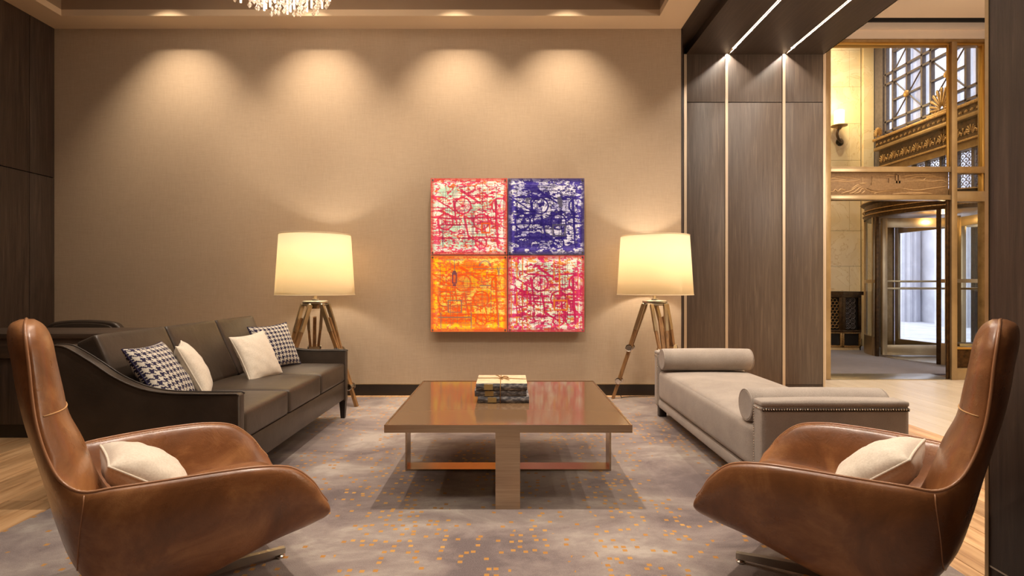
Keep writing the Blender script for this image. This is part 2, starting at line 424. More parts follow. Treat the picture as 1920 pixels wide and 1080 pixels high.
# left wall panels
wl = bx('wall_left', (XL-.15, XL-.02, -3.0, YW, 0, HC+.6), M['void'], kind='structure')
ys = [-3.0, -.6, 1.0, 2.6, 3.8, 5.09, YW]
for i in range(len(ys)-1):
    for z0, z1 in ((.0, 2.149), (2.157, HC)):
        y1 = ys[i+1]-.003
        y0 = ys[i]+.003
        bx('panel', (XL-.02, XL, y0, y1, z0, z1), M['dark_wood'], wl, bev=.001)
# wall behind the camera, far right side of the lobby
bx('wall_rear', (-4.7, 7.6, -3.2, -3.0, 0, 4.5), M['wall'], kind='structure')
# ceiling border with raised tray
TX0, TX1, TY1, TY0 = -4.22, 1.43, 5.11, -2.4
ce = empty('ceiling'); ce['kind'] = 'structure'
bm = bmesh.new()
box(bm, XL-.02, XR, TY1, YW, HC, HC+.06); box(bm, XL-.02, XR, -3, TY0, HC, HC+.06)
box(bm, XL-.02, TX0, TY0, TY1, HC, HC+.06); box(bm, TX1, XR, TY0, TY1, HC, HC+.06)
B('ceiling_border', bm, M['ceiling'], ce)
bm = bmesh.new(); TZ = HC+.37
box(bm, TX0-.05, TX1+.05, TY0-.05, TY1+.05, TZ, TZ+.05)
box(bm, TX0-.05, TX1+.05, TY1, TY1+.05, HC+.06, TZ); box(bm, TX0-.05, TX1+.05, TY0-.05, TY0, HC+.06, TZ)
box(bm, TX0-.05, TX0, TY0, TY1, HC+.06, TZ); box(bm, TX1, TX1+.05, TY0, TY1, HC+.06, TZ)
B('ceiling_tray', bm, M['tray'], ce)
bx('ceiling_edge_cladding', (XR, 1.90, -3, 5.80, HC, HC+.06), M['soffit'], ce)
# recessed downlight trims
bm0 = bmesh.new(); lathe(bm0, [(.04, 0), (.065, 0), (.065, -.006), (.04, -.006), (.04, 0)], 20); me0 = bpy.data.meshes.new('downlight_trim'); bm0.to_mesh(me0); bm0.free(); me0.materials.append(M['nickel'])
for x, y in [d[:2] for d in DOWN[:7]]+WASH: link('downlight_trim', me0, None, ce, (x, y, TZ))
# portal: soffit, panels, near pillar
SZ = 3.556; PY = 5.783
so = empty('trim_soffit'); so['kind'] = 'structure'
bm = bmesh.new(); xs = [1.90, 2.33, 2.36, 2.937, 2.967, 3.37]
for a, b_ in ((0, 1), (2, 3), (4, 5)): box(bm, xs[a], xs[b_], -3, PY+.04, SZ, SZ+.55)
B('soffit_board', bm, M['soffit'], so)
for x in (2.345, 2.952):
    bx('light_channel', (x-.015, x+.015, -3, PY+.04, SZ+.02, SZ+.4), M['brass'], so)
    bx('light_strip', (x-.011, x+.011, -2.9, 5.62, SZ+.017, SZ+.022), M['led'], so)
    bx('strip_end_cap', (x-.016, x+.016, 5.60, 5.63, SZ-.004, SZ+.0), M['led'], so)
    bx('channel_cover', (x-.008, x+.008, 5.65, PY, SZ+.016, SZ+.02), M['brass'], so)
wp = bx('wall_right', (1.60, 3.36, PY+.02, PY+.12, 0, SZ+.1), M['void'], kind='structure')
cols = [(1.905, 2.315), (2.345, 2.925), (2.958, 3.362)]
for a, b_ in cols:
    bx('panel', (a+.002, b_-.002, PY, PY+.02, .03, 3.040), M['grey_wood'], wp, bev=.001)
    bx('panel', (a+.002, b_-.002, PY, PY+.02, 3.048, SZ), M['grey_wood'], wp, bev=.001)
    bx('plinth', (a+.002, b_-.002, PY+.004, PY+.02, 0, .027), M['dark_wood'], wp)
for a in (1.876, 2.316, 2.928): bx('brass_strip', (a, a+.029, PY-.006, PY+.02, 0, SZ), M['champagne'], wp)
bx('side_cladding', (3.362, 3.385, PY-.004, PY+.4, 0, SZ), M['champagne'], wp)
bx('return_panel', (1.70, 1.88, PY, PY+.02, 0, HC), M['dark_wood'], wp)
bx('wall_end_cladding', (1.716, 1.728, YW-.002, PY, 0, HC), M['dark_wood'], wp)
pr = bx('wall_near_right', (XR+.02, 3.36, -2.9, 1.93, 0, SZ), M['void'], kind='structure')
for y0, y1 in ((.45, 1.93), (-1.2, .445), (-2.9, -1.205)):
    bx('panel', (XR, XR+.02, y0, y1, .10, SZ+.078), M['dark_wood'], pr, bev=.001)
    bx('baseboard', (XR+.003, XR+.02, y0, y1, 0, .094), M['dark_wood'], pr)
bx('baseboard_bead', (XR, XR+.02, -2.9, 1.93, .094, .10), M['nickel'], pr)
bx('edge_strip', (XR-.003, XR+.018, 1.93, 1.945, 0, SZ+.078), M['brass'], pr)
bx('end_panel', (XR+.018, 3.36, 1.93, 1.95, 0, SZ), M['dark_wood'], pr)
# lobby ceiling & right side of lobby
DY = 6.24; ds = 1015/DY
lc = bx('ceiling_lobby', (3.37, 7.0, -3.0, 6.06, 4.083, 4.2), M['lobby_ceiling'], kind='structure')
bx('air_slot', (3.37, 7.0, 6.06, 6.22, 4.12, 4.2), M['void'], lc)
bx('slot_lip', (3.37, 7.0, 6.20, 6.26, 4.02, 4.2), M['lobby_ceiling'], lc)
bx('slot_bar', (3.37, 7.0, 6.10, 6.12, 4.06, 4.2), M['void'], lc)
bx('wall_above_soffit', (3.36, 3.37, -3, 6.3, SZ, 4.2), M['lobby_ceiling'], kind='structure')
bx('wall_lobby_right', (5.62, 5.75, -3.0, DY, 0, 4.2), M['marble'], kind='structure')
bx('wall_over_door', (3.36, 5.75, DY-.02, DY+.16, zz(75, DY), 4.2), M['lobby_ceiling'], kind='structure')
bx('wall_beside_door', (3.36, 3.62, DY+.0, DY+.16, 0, zz(75, DY)), M['dark_wood'], kind='structure')

# ------------------------------------------------------------------ brass entrance screen (door_1)
d1 = empty('door_1', (0, 0, 0)); d1['kind'] = 'structure'
def fr(name, x0, x1, y0, y1, dy0, dy1, m_, parent=d1, bev=.002, **k):   # pixel rectangle on the screen plane -> real box
    return bx(name, (zx(x0, DY), zx(x1, DY), DY+dy0, DY+dy1, zz(y1, DY), zz(y0, DY)), m_, parent, bev=bev, **k)
fr('jamb_post', 1543, 1556, 75, 712, -.02, .10, M['brass'])
fr('jamb_reveal', 1540, 1545, 75, 712, -.04, -.0, M['lobby_ceiling'])
fr('head_rail', 1543, 1858, 75, 80, -.03, .10, M['bronze_plain'])
fr('head_bead', 1556, 1850, 80, 84, .0, .09, M['gold'])
fr('mullion', 1781, 1791, 80, 712, -.03, .015, M['brass'])
fr('gold_bead', 1776.5, 1780.5, 84, 313, .0, .02, M['gold'])
fr('gold_bead', 1842, 1847, 84, 313, .0, .05, M['gold'])
fr('gold_bead', 1841, 1845, 325, 359, .0, .05, M['gold'])
fr('jamb_post', 1847, 1855, 80, 712, -.01, .10, M['bronze_plain'])
fr('stone_jamb', 1855.5, 1866, 72, 712, -.10, .10, M['lobby_ceiling'])
fr('transom_rail', 1556, 1781, 313, 323, -.02, .08, M['brass'])
fr('transom_rail', 1791, 1847, 313, 325, -.02, .08, M['bronze_plain'])
fr('transom_rail', 1556, 1781, 366, 375, -.02, .08, M['brass'])
fr('transom_rail', 1791, 1847, 359, 378, -.02, .08, M['brass'])
fr('dark_stile', 1775.5, 1781, 375, 712, .0, .02, M['dark_bronze'])
fr('bottom_rail', 1791, 1847, 690, 712, -.02, .08, M['brass'])
fr('kick_panel', 1791, 1847, 655, 690, .02, .06, M['dark_bronze'])
fr('kick_bead', 1791, 1847, 651, 655, -.0, .07, M['gold'])
for a in ((1556, 1775.5, 84, 313), (1791, 1842, 84, 313), (1791, 1841, 325, 359), (1791, 1847, 378, 652)): fr('glass_pane', *a, .045, .05, M['glass'], bev=0)
# relief panel with a steamship among waves and clouds
relief = fr('relief_panel', 1556, 1781, 323, 366, .02, .05, M['relief'])
def rp3(x, y, d=.02): return Vector((zx(1540+x/7.385, DY), DY+d, zz(300+y/7.385, DY)))
def curve_relief(name, lines, r=.0055):
    bm = bmesh.new()
    for ln in lines:
        P = catmull([rp3(*p) for p in ln], 5); tube(bm, P, [r*(.4+.6*math.sin(PI*(i+.6)/(len(P)+.2))) for i in range(len(P))], 6)
    return B(name, bm, M['relief_hi'], d1, 'all')
curve_relief('relief_clouds', [[(125, 265), (200, 235), (300, 232), (420, 240), (550, 268)], [(125, 290), (230, 285), (350, 292), (470, 286), (555, 270)], [(150, 250), (250, 262), (360, 275)],
    [(1160, 270), (1300, 232), (1480, 222), (1740, 242)], [(1150, 290), (1400, 285), (1560, 290), (1690, 280), (1750, 305)], [(1260, 250), (1420, 275), (1470, 240), (1560, 238)], [(1130, 230), (1250, 205), (1480, 198), (1600, 215)], [(915, 210), (960, 205), (1040, 212)]])
curve_relief('relief_waves', [[(120, 440), (180, 430), (205, 402), (240, 432), (280, 400), (330, 410), (345, 405)], [(290, 460), (350, 440), (400, 430), (450, 405), (500, 370), (560, 350)], [(400, 460), (470, 440), (540, 385), (580, 370)],
    [(470, 460), (540, 440), (570, 400), (600, 390)], [(430, 400), (490, 355), (540, 335)], [(570, 460), (600, 440), (620, 420)], [(620, 390), (680, 425), (780, 440), (1000, 415), (1170, 395)], [(1170, 395), (1330, 415), (1500, 395), (1760, 358)],
    [(1000, 470), (1150, 458), (1300, 468), (1480, 458)], [(740, 465), (800, 440), (850, 430)], [(1200, 445), (1400, 450), (1560, 468)]], .008)
bm = bmesh.new()
hull = [rp3(*p) for p in ((715, 225), (735, 275), (860, 305), (1000, 325), (1145, 322), (1150, 345), (1132, 350), (1128, 395), (980, 410), (790, 430), (700, 420), (628, 385), (720, 400))]
hull = [rp3(*p) for p in ((712, 225), (740, 270), (860, 302), (1000, 322), (1148, 320), (1150, 345), (1130, 350), (1128, 393), (980, 408), (790, 426), (700, 414), (640, 385), (700, 350))]
prism(bm, [(p.x, p.z) for p in hull], 'Y', DY+.006, DY+.022)
for a in ((945, 250, 985, 318), (1040, 195, 1062, 320), (1080, 200, 1102, 320), (1036, 192, 1110, 206), (985, 285, 1130, 320)):
    p, q = rp3(a[0], a[1]), rp3(a[2], a[3]); box(bm, p.x, q.x, DY+.008, DY+.022, q.z, p.z)
B('relief_ship', bm, M['relief'], d1)
curve_relief('relief_rail', [[(712, 225), (740, 270), (860, 302), (1000, 322), (1148, 320)], [(1148, 320), (1150, 345), (1130, 350), (1128, 393)], [(1128, 393), (980, 408), (790, 426), (700, 414), (640, 385)], [(640, 385), (700, 350), (705, 290), (712, 225)], [(725, 280), (860, 312), (1000, 335), (1148, 334)], [(920, 350), (1020, 365), (1128, 360)], [(585, 230), (585, 310)], [(540, 320), (600, 312), (640, 318)], [(540, 330), (600, 322), (630, 326)]], .005)
# threshold + vestibule floor matting
bx('threshold', (3.62, 5.15, DY-.02, 6.62, -.01, .008), M['nickel'], d1, bev=.002)
bx('floor_vestibule', (3.6, 7.5, 6.62, 9.6, -.012, .006), M['mat'], kind='structure')
# sconce wall of the vestibule: marble blocks
VY = 9.6; WX = 6.45
wm = bx('wall_vestibule', (3.6, 6.6, VY+.02, VY+.2, 0, 6.2), M['void'], kind='structure')
zs = [0.0, .14, .80, 1.42, 2.05, 2.68, 3.3, 3.95, 4.6, 5.25, 6.0]
rp = random.Random(5); mbm = {}
for i in range(len(zs)-1):
    xo = 4.2 if i % 2 else 4.55
    x = xo
    while x < 6.2:
        w = min(.75, 6.25-x)
        if i == 0: bx('marble_block', (x, x+w, VY-.03, VY+.02, zs[i], zs[i+1]-.004), M['dark_bronze'], wm)
        else: bx('marble_block', (x+.002, x+w-.002, VY, VY+.02, zs[i]+.002, zs[i+1]-.002), M['marble'], wm)
        x += .75
bx('marble_pilaster', (6.27, WX, VY-.05, VY+.02, 0, 6.0), M['marble'], wm)
bx('wall_vestibule_left', (3.5, 3.62, DY+.16, VY, 0, 6.2), M['marble'], kind='structure')
bx('ceiling_vestibule', (3.5, 6.6, DY, VY+.2, 6.2, 6.3), M['lobby_ceiling'], kind='structure')
bx('wall_vestibule_front', (3.5, 6.6, DY, DY+.15, 4.2, 6.2), M['marble'], kind='structure')
# ------------------------------------------------------------------ bronze window wall over the revolving door
wi = empty('window_1', (0, 0, 0)); wi['kind'] = 'structure'
Y0, Y1 = 6.45, 9.45
def bar(name, y0, y1, z0, z1, x0=WX, x1=WX+.06, m_='grille_bronze', parent=wi): return bx(name, (x0, x1, y0, y1, z0, z1), M[m_], parent)
bar('corner_post', 9.30, 9.5, 0, 6.2, WX-.02, WX+.10, 'grille_bronze')
ysb = [9.26, 9.09, 8.453, 8.276, 7.64, 7.45, 6.82, 6.65]
zb = [3.87, 4.51, 4.68, 5.32, 5.49, 6.1]
for y in ysb: bar('mullion_bar', y-.018, y+.018, 3.6, 6.15)
for z in (3.70,)+tuple(zb): bar('transom_bar', Y0, Y1, z-.016, z+.016)
for (a, b_) in ((9.09, 8.453), (8.276, 7.64), (7.45, 6.82)):
    c = (a+b_)/2; bar('mullion_bar', c-.014, c+.014, 3.6, 6.15)
    for z0, z1 in ((3.87, 4.51), (4.68, 5.32)):
        zc = (z0+z1)/2; bar('transom_bar', b_, a, zc-.012, zc+.012)
        for s in (1, -1):
            bm = bmesh.new(); tube(bm, [(WX+.03, a, zc-s*(z1-z0)/2), (WX+.03, b_, zc+s*(z1-z0)/2)], .014, 4); B('diagonal_bar', bm, M['grille_bronze'], wi)
        bm = bmesh.new(); lathe(bm, [(0, -.03), (.03, -.03), (.055, -.01), (.055, .012), (0, .012)], 14); o = B('rosette', bm, M['orn'], wi, True); o.rotation_euler = (0, PI/2, 0); o.location = (WX+.0, c, zc)
for i in range(len(ysb)-1): bx('glass_pane', (WX+.045, WX+.05, ysb[i+1], ysb[i], 3.6, 6.15), M['glass'], wi)
# entablature
bx('cornice', (WX-.16, WX+.10, Y0, 9.36, 3.555, 3.60), M['orn'], wi, bev=.008)
bx('cornice_band', (WX-.12, WX+.10, Y0, 9.33, 3.44, 3.555), M['dark_bronze'], wi)
bx('cornice_fillet', (WX-.15, WX+.10, Y0, 9.34, 3.385, 3.44), M['bronze_plain'], wi, bev=.006)
bx('frieze', (WX-.08, WX+.10, Y0, 9.30, 3.12, 3.385), M['dark_bronze'], wi)
bx('architrave', (WX-.11, WX+.10, Y0, 9.32, 3.09, 3.12), M['orn'], wi, bev=.004)
bx('architrave_lower', (WX-.06, WX+.10, Y0, 9.30, 2.99, 3.09), M['bronze_plain'], wi)
def fan_mesh(name, R, lobes, r, vol=True):
    bm = bmesh.new()
    for k in range(lobes):
        a = PI*(k+.5)/lobes; L_ = R*(.62+.38*math.sin(a))
        P = [(0, math.cos(a)*L_*t*(1+.12*(t-.5)), math.sin(a)*L_*t) for t in (.15, .4, .7, .92, 1.0)]
        tube(bm, P, [r*.5, r*.8, r, r*1.15, r*.4], 5)
    if vol:
        for s in (-1, 1):
            P = [(0, s*(R*.34+R*.2*(1-q/14)*math.cos(q*.75)), -R*.06+R*.2*(1-q/14)*math.sin(q*.75)) for q in range(13)]
            tube(bm, P, r*.55, 5)
    me = bpy.data.meshes.new(name); bmesh.ops.recalc_face_normals(bm, faces=bm.faces); bm.to_mesh(me); bm.free(); me.polygons.foreach_set('use_smooth', [True]*len(me.polygons)); me.materials.append(M['orn']); return me
pmx = fan_mesh('palmette', .11, 7, .011); lmx = fan_mesh('lotus', .085, 3, .012); rmx = fan_mesh('rosette', .035, 5, .008, False)
y = 9.2
k = 0
while y > Y0+.1:
    link('palmette' if k % 2 == 0 else 'lotus', pmx if k % 2 == 0 else lmx, None, wi, (WX-.085, y, 3.20)); y -= .125; k += 1
y = 9.28
while y > Y0+.05: link('rosette', rmx, None, wi, (WX-.125, y, 3.478)); y -= .095
big = fan_mesh('anthemion', .30, 11, .020)
for y, s in ((7.93, 1), (9.30, .45), (6.6, 1)):
    o = link('anthemion', big, None, wi, (WX-.10, y, 3.66)); o.scale = (1, s, s if s < 1 else 1.1)
for y in (7.93,):
    bx('anthemion_base', (WX-.13, WX-.06, y-.26, y+.26, 3.60, 3.64), M['orn'], wi, bev=.01)
# fish-scale grille
def scales(y0, y1, z0, z1, R=.055):
    bm = bmesh.new(); j = 0; z = z0
    while z < z1:
        y = y0+(R if j % 2 else 0)
        while y <= y1+1e-6:
            P = [(WX+.02, y+R*math.cos(a), z+R*1.05*math.sin(a)) for a in np.linspace(0, PI, 8)]
            P = [p for p in P if y0 <= p[1] <= y1 and p[2] <= z1]
            if len(P) > 2: tube(bm, P, .006, 4)
            tube(bm, [(WX+.02, min(max(y, y0), y1), z+R*.1), (WX+.02, min(max(y, y0), y1), z+R*.65)], [.012, .003], 4)
            y += 2*R
        z += R; j += 1
    return B('scale_grille', bm, M['grille_bronze'], wi)
yb = [9.26, 8.95, 8.64, 8.36, 8.08, 7.80, 7.52, 7.24, 6.96, 6.68]
for i in range(len(yb)-1):
    scales(yb[i+1]+.02, yb[i]-.02, 2.40, 2.99)
for y in yb: bar('mullion_bar', y-.022, y+.022, 2.30, 3.0)
bar('transom_bar', Y0, Y1, 2.30, 2.38, WX-.02, WX+.08, 'bronze_plain')
bx('glass_pane', (WX+.05, WX+.055, Y0, 9.3, 2.3, 3.0), M['glass'], wi)
# ------------------------------------------------------------------ revolving door
DC = (6.75, 8.15); DR = 1.15
d2 = empty('door_2', (DC[0], DC[1], 0)); d2['kind'] = 'structure'
bm = bmesh.new(); lathe(bm, [(DR-.08, 2.12), (DR+.02, 2.12), (DR+.02, 2.17), (DR+.035, 2.175), (DR+.035, 2.185), (DR+.01, 2.20), (DR+.01, 2.335), (DR+.05, 2.35), (DR+.07, 2.37), (DR+.05, 2.38), (0, 2.38)], 72); B('canopy', bm, M['dark_bronze'], d2, True)
bm = bmesh.new(); lathe(bm, [(0, 2.155), (DR-.08, 2.155), (DR-.08, 2.12)], 48); B('canopy_ceiling', bm, M['bronze_plain'], d2, True)
for z in (2.178, 2.245, 2.37): bm = bmesh.new(); tube(bm, [((DR+.03+(.03 if z > 2.3 else 0))*math.cos(a), (DR+.03+(.03 if z > 2.3 else 0))*math.sin(a), z) for a in np.linspace(0, 2*PI, 72, endpoint=False)], .010, 6, True); B('canopy_molding', bm, M['orn'], d2, 'all')
a1, a2, a3 = math.radians(139), math.radians(176), math.radians(221)
def post(a, w=.05, m_='dark_bronze', z1=2.13):
    o = bx('post', (-.02, .02, -w/2, w/2, 0.006, z1), M[m_], d2, bev=.004); o.location = (DR*math.cos(a), DR*math.sin(a), 0); o.rotation_euler = (0, 0, a); return o
for a in (a1, a2, a3, math.radians(262), math.radians(98), math.radians(-40), math.radians(40)): post(a)
post(math.radians(143), .03, 'brass'); post(math.radians(171.5), .03, 'brass'); post(math.radians(225), .03, 'brass')
def arcwall(a, b, name='curved_glass', z0=.30, z1=2.12, m_='glass', t=.006):
    bm = bmesh.new(); lathe(bm, [(DR-t/2, z0), (DR+t/2, z0), (DR+t/2, z1), (DR-t/2, z1), (DR-t/2, z0)], 12, (0, 0), a, b); return B(name, bm, M[m_], d2, True)
for a, b_ in ((a1, a2), (a3, math.radians(262)), (math.radians(-40), math.radians(40))):
    arcwall(a, b_); arcwall(a, b_, 'curved_kick_panel', .006, .30, 'brass', .03); arcwall(a, b_, 'curved_bar', 1.12, 1.17, 'brass', .02)
for k, ang in enumerate((176, 98, -4, -94)):
    g = empty('wing', (0, 0, 0), math.radians(ang)); g.parent = d2
    f = []
    R0, R1 = .05, DR-.07
    bx('stile', (R1-.07, R1, -.022, .022, .03, 2.10), M['brass'], g, bev=.002)
    bx('stile', (R0, R0+.07, -.022, .022, .03, 2.10), M['brass'], g, bev=.002)
    bx('top_rail', (R0+.07, R1-.07, -.022, .022, 1.96, 2.10), M['brass'], g, bev=.002)
    bx('bottom_rail', (R0+.07, R1-.07, -.022, .022, .03, .18), M['brass'], g, bev=.002)
    for z in (1.02, 1.13): bx('push_bar', (R0+.07, R1-.07, -.035, -.022, z, z+.03), M['brass'], g, bev=.002)
    bx('wing_glass', (R0+.07, R1-.07, -.003, .003, .18, 1.96), M['glass'], g)
bm = bmesh.new(); lathe(bm, [(0, .02), (.05, .02), (.05, 2.13), (0, 2.13)], 16); B('center_shaft', bm, M['bronze_plain'], d2, True)
bm = bmesh.new(); lathe(bm, [(0, .007), (DR-.05, .007), (DR-.05, .012), (0, .012)], 48); B('turntable', bm, M['nickel'], d2, True)
bm = bmesh.new(); lathe(bm, [(0, 0), (.05, 0), (.05, -.012), (0, -.012)], 16); o = B('canopy_lamp', bm, M['bulb'], d2, True); o.location = (-.35, -.15, 2.153)
light('POINT', (DC[0]-.35, DC[1]-.15, 2.05), 5, (1, .72, .36), .05)
# lower part of street wall left & right of drum
lo = empty('window_2', (0, 0, 0)); lo['kind'] = 'structure'
for (y0, y1) in ((9.2, 9.3), (6.9, 6.98)): bx('street_post', (WX-.02, WX+.08, y0, y1, 0, 2.3), M['bronze_plain'], lo)
bx('side_glass', (WX+.03, WX+.036, Y0, 6.9, .35, 2.3), M['glass'], lo)
bx('side_kick', (WX, WX+.06, Y0, 6.9, 0, .35), M['dark_bronze'], lo)
bx('side_box', (5.86, 6.45, 7.02, 7.2, .006, .33), M['dark_bronze'], lo, bev=.01)
bx('side_box_bead', (5.85, 6.45, 7.01, 7.02, .30, .33), M['gold'], lo)
# street outside: pavement, stone piers
bx('ground_street', (7.5, 30, -12, 30, -.2, -.02), M['stone'], kind='structure')
fa = empty('street_facade', (12.0, 0, 0), 0, 'pale grey stone facade with tall fluted piers seen through the bronze window', 'building')
bx('facade_wall', (0.4, .9, -6, 26, -.1, 22), M['stone'], fa)
bm0 = bmesh.new(); prof = []
for k in range(48):
    a = 2*PI*k/48; r = .52-(.04 if k % 3 == 1 else 0); prof.append((r*math.cos(a), r*math.sin(a)))
prism(bm0, prof, 'Z', -.1, 20); me = bpy.data.meshes.new('pier'); bmesh.ops.recalc_face_normals(bm0, faces=bm0.faces); bm0.to_mesh(me); bm0.free(); me.materials.append(M['stone'])
for k in range(9): link('fluted_pier', me, None, fa, (0, -1.0+2.2*k, 0))
# sconce
sx = zx(1565, VY)
sc = empty('wall_sconce', (sx, VY, 3.62), 0, 'bronze wall sconce with glowing cylindrical glass on the cream marble wall', 'wall lamp')
bm = bmesh.new(); tube(bm, catmull([(0.09, -.02, 0), (.07, -.10, -.02), (-.02, -.16, .0), (-.06, -.17, .10), (-.02, -.16, .2)], 6), .022, 10); B('arm', bm, M['dark_bronze'], sc, 'all')
bm = bmesh.new(); lathe(bm, [(0, 0), (.07, 0), (.06, -.03), (0, -.04)], 20); o = B('wall_plate', bm, M['dark_bronze'], sc, True); o.rotation_euler = (PI/2, 0, 0); o.location = (.09, -.0, 0)
bm = bmesh.new(); lathe(bm, [(0, .17), (.03, .18), (.06, .22), (.13, .235), (.13, .25), (0, .25)], 28); o = B('cup', bm, M['bronze_plain'], sc, True); o.location = (-.02, -.16, 0)
bm = bmesh.new(); lathe(bm, [(0, .25), (.082, .25), (.082, .50), (.07, .51), (0, .51)], 28); o = B('glass_shade', bm, M['sconce'], sc, True); o.location = (-.02, -.16, 0)
light('POINT', (sx-.02, VY-.30, 4.15), 14, (1, .74, .36), .1)
# radiator cover
ra = empty('radiator_cover', (5.55, 9.0, 0), 0, 'dark bronze pierced radiator cover standing against the cream marble wall', 'radiator cover')
RH = .98
ca = Vector((.22, 0, 0))
def face_frame(p0, p1, hexs):
    d = (p1-p0); L_ = d.length; g = empty('grille_face', p0, math.atan2(d.y, d.x)); g.parent = ra
    for a in ((0, L_, RH-.10, RH-.06), (0, L_, .30, .34), (0, .05, .34, RH-.10), (L_-.05, L_, .34, RH-.10)): bx('frame_bar', (a[0], a[1], -.02, .02, a[2], a[3]), M['dark_bronze'], g, bev=.003)
    bx('backing', (0.04, L_-.04, .03, .04, .3, RH-.07), M['void'], g)
    bx('plinth_panel', (0.04, L_-.04, .0, .01, .09, .28), M['void'], g)
    for a in ((0, L_, .28, .31), (0, L_, .05, .08), (0, .03, .05, .3), (L_-.03, L_, .05, .3)): bx('plinth_bead', (a[0], a[1], -.015, .015, a[2], a[3]), M['orn'], g, bev=.003)
    bm = bmesh.new(); R = .032 if hexs else .042; z = .40; j = 0
    while z < RH-.14:
        x = .09+(R*.87 if j % 2 and hexs else 0)
        while x < L_-.07:
            tube(bm, [(x+R*math.sin(t), 0, z+R*math.cos(t)) for t in np.linspace(0, 2*PI, 6 if hexs else 10, endpoint=False)], .006, 4, True)
            if not hexs: tube(bm, [(x+R*.45*math.sin(t), 0, z+R*.45*math.cos(t)) for t in np.linspace(0, 2*PI, 8, endpoint=False)], .005, 4, True)
            x += R*(1.74 if hexs else 2.05)
        z += R*(1.5 if hexs else 2.05); j += 1
    B('pierced_grille', bm, M['orn'] if hexs else M['grille_bronze'], g)
face_frame(Vector((-.75, .22, 0)), Vector((.0, 0, 0)), True)
face_frame(Vector((.0, 0, 0)), Vector((.31, .0, 0)), False)
bm = bmesh.new(); prism(bm, [(-.78, .20), (0, -.03), (.34, -.03), (.34, .55), (-.78, .55)], 'Z', RH-.06, RH); B('top', bm, M['dark_bronze'], ra)
bm = bmesh.new(); prism(bm, [(.29, .0), (.31, .0), (.31, .55), (.29, .55)], 'Z', 0.006, RH-.06); B('side', bm, M['dark_bronze'], ra)
bm = bmesh.new(); prism(bm, [(-.75, .22), (0, 0), (.31, 0), (.31, .55), (-.75, .55)], 'Z', 0.006, .05); B('base', bm, M['marble'], ra)

# ------------------------------------------------------------------ rug
tag(bx('area_rug', (-2.23, 1.71, -.6, 5.225, 0.0005, .012), M['rug'], bev=.004), 'large grey-mauve rug scattered with small golden squares under the seating', 'rug')

# ------------------------------------------------------------------ coffee table
RG = .012
ct = empty('coffee_table', (0, 3.216, RG), 0, 'square low coffee table with bronze mirrored top and champagne metal loop legs', 'table')
TH = .42-RG
bm = bmesh.new()
for a in ((-.6, .6, -.6, -.592), (-.6, .6, .592, .6), (-.6, -.592, -.592, .592), (.592, .6, -.592, .592)): box(bm, *a, TH-.038, TH)
B('apron_frame', bm, M['steel'], ct)
bx('glass_top', (-.592, .592, -.592, .592, TH-.012, TH-.003), M['bronze_glass'], ct)
bx('underside', (-.592, .592, -.592, .592, TH-.036, TH-.013), M['black'], ct)
for n, ext in (('leg', (-.062, .057, -.6, -.59, 0, TH-.038)), ('leg', (-.062, .057, .59, .6, 0, TH-.038)), ('floor_bar', (-.062, .057, -.59, .59, 0, .010)),
               ('leg', (-.6, -.59, -.06, .06, 0, TH-.038)), ('leg', (.59, .6, -.06, .06, 0, TH-.038)), ('floor_bar', (-.59, -.062, -.06, .06, 0, .010)), ('floor_bar', (.057, .59, -.06, .06, 0, .010))):
    bx(n, ext, M['steel'], ct)
# books
def book(x0, x1, y0, y1, z0, z1, label, lx, seed):
    o = empty('book', ((x0+x1)/2, (y0+y1)/2, z0), 0, label, 'book', 'old books tied in a stack on the coffee table'); w, d, h = (x1-x0)/2, (y1-y0)/2, z1-z0
    bx('page_block', (-w+.006, w-.006, -d+.006, d-.004, .003, h-.003), M['kraft'], o)
    bx('cover', (-w, w, -d, d, 0, .0035), M['paper'], o, bev=.001)
    bx('cover', (-w, w, -d, d, h-.0035, h), M['kraft'] if seed == 3 else M['paper'], o, bev=.001)
    bm = bmesh.new(); rr = random.Random(seed); n = 22
    rows = []
    for i in range(n+1):
        x = -w+2*w*i/n; j = rr.uniform(-.0016, .0016)
        rows.append([bm.verts.new((x, -d-.004*math.sin(PI*k/4)-(.002 if 0 < k < 4 else 0)*rr.random(), h*k/4*(1+.02*j)+j*(1 if 0 < k < 4 else 0))) for k in range(5)]+[bm.verts.new((x, -d+.004, h)), bm.verts.new((x, -d+.004, 0))])
    for i in range(n):
        for k in range(7): bm.faces.new((rows[i][k], rows[i+1][k], rows[i+1][(k+1) % 7], rows[i][(k+1) % 7]))
    bm.faces.new(rows[0]); bm.faces.new(rows[-1][::-1])
    B('spine', bm, M['paper'], o, True)
    bx('spine_label', (lx, lx+.05, -d-.0075, -d-.002, .004, h-.004), M['label'], o)
    return o
tz = .42-.002
book(zx(896, 3.11), zx(992, 3.11), 3.11, 3.40, tz, tz+.036, 'bottom book of the twine-tied stack on the coffee table', -.09, 1)
book(zx(890, 3.11), zx(987, 3.11), 3.115, 3.39, tz+.036, tz+.073, 'middle book of the twine-tied stack on the coffee table', -.09, 2)
book(zx(892.5, 3.11), zx(988.5, 3.11), 3.11, 3.40, tz+.073, tz+.112, 'top book of the tied stack with cream paper cover', -.10, 3)
tw = bmesh.new(); cx = zx(938.5, 3.11); T2 = tz+.114; r_ = .0022
tube(tw, [(cx, 3.40, T2), (cx, 3.26, T2+.001), (cx, 3.105, T2), (cx-.001, 3.099, T2-.02), (cx-.001, 3.098, tz+.003)], r_, 6)
TW = empty('twine', (0, 0, 0), 0, 'jute twine knotted in a bow around the three books', 'twine'); B('loop', tw, M['twine'], TW, 'all'); tw = bmesh.new()
tube(tw, [(cx, 3.405, T2), (cx, 3.406, tz+.003)], r_, 6)
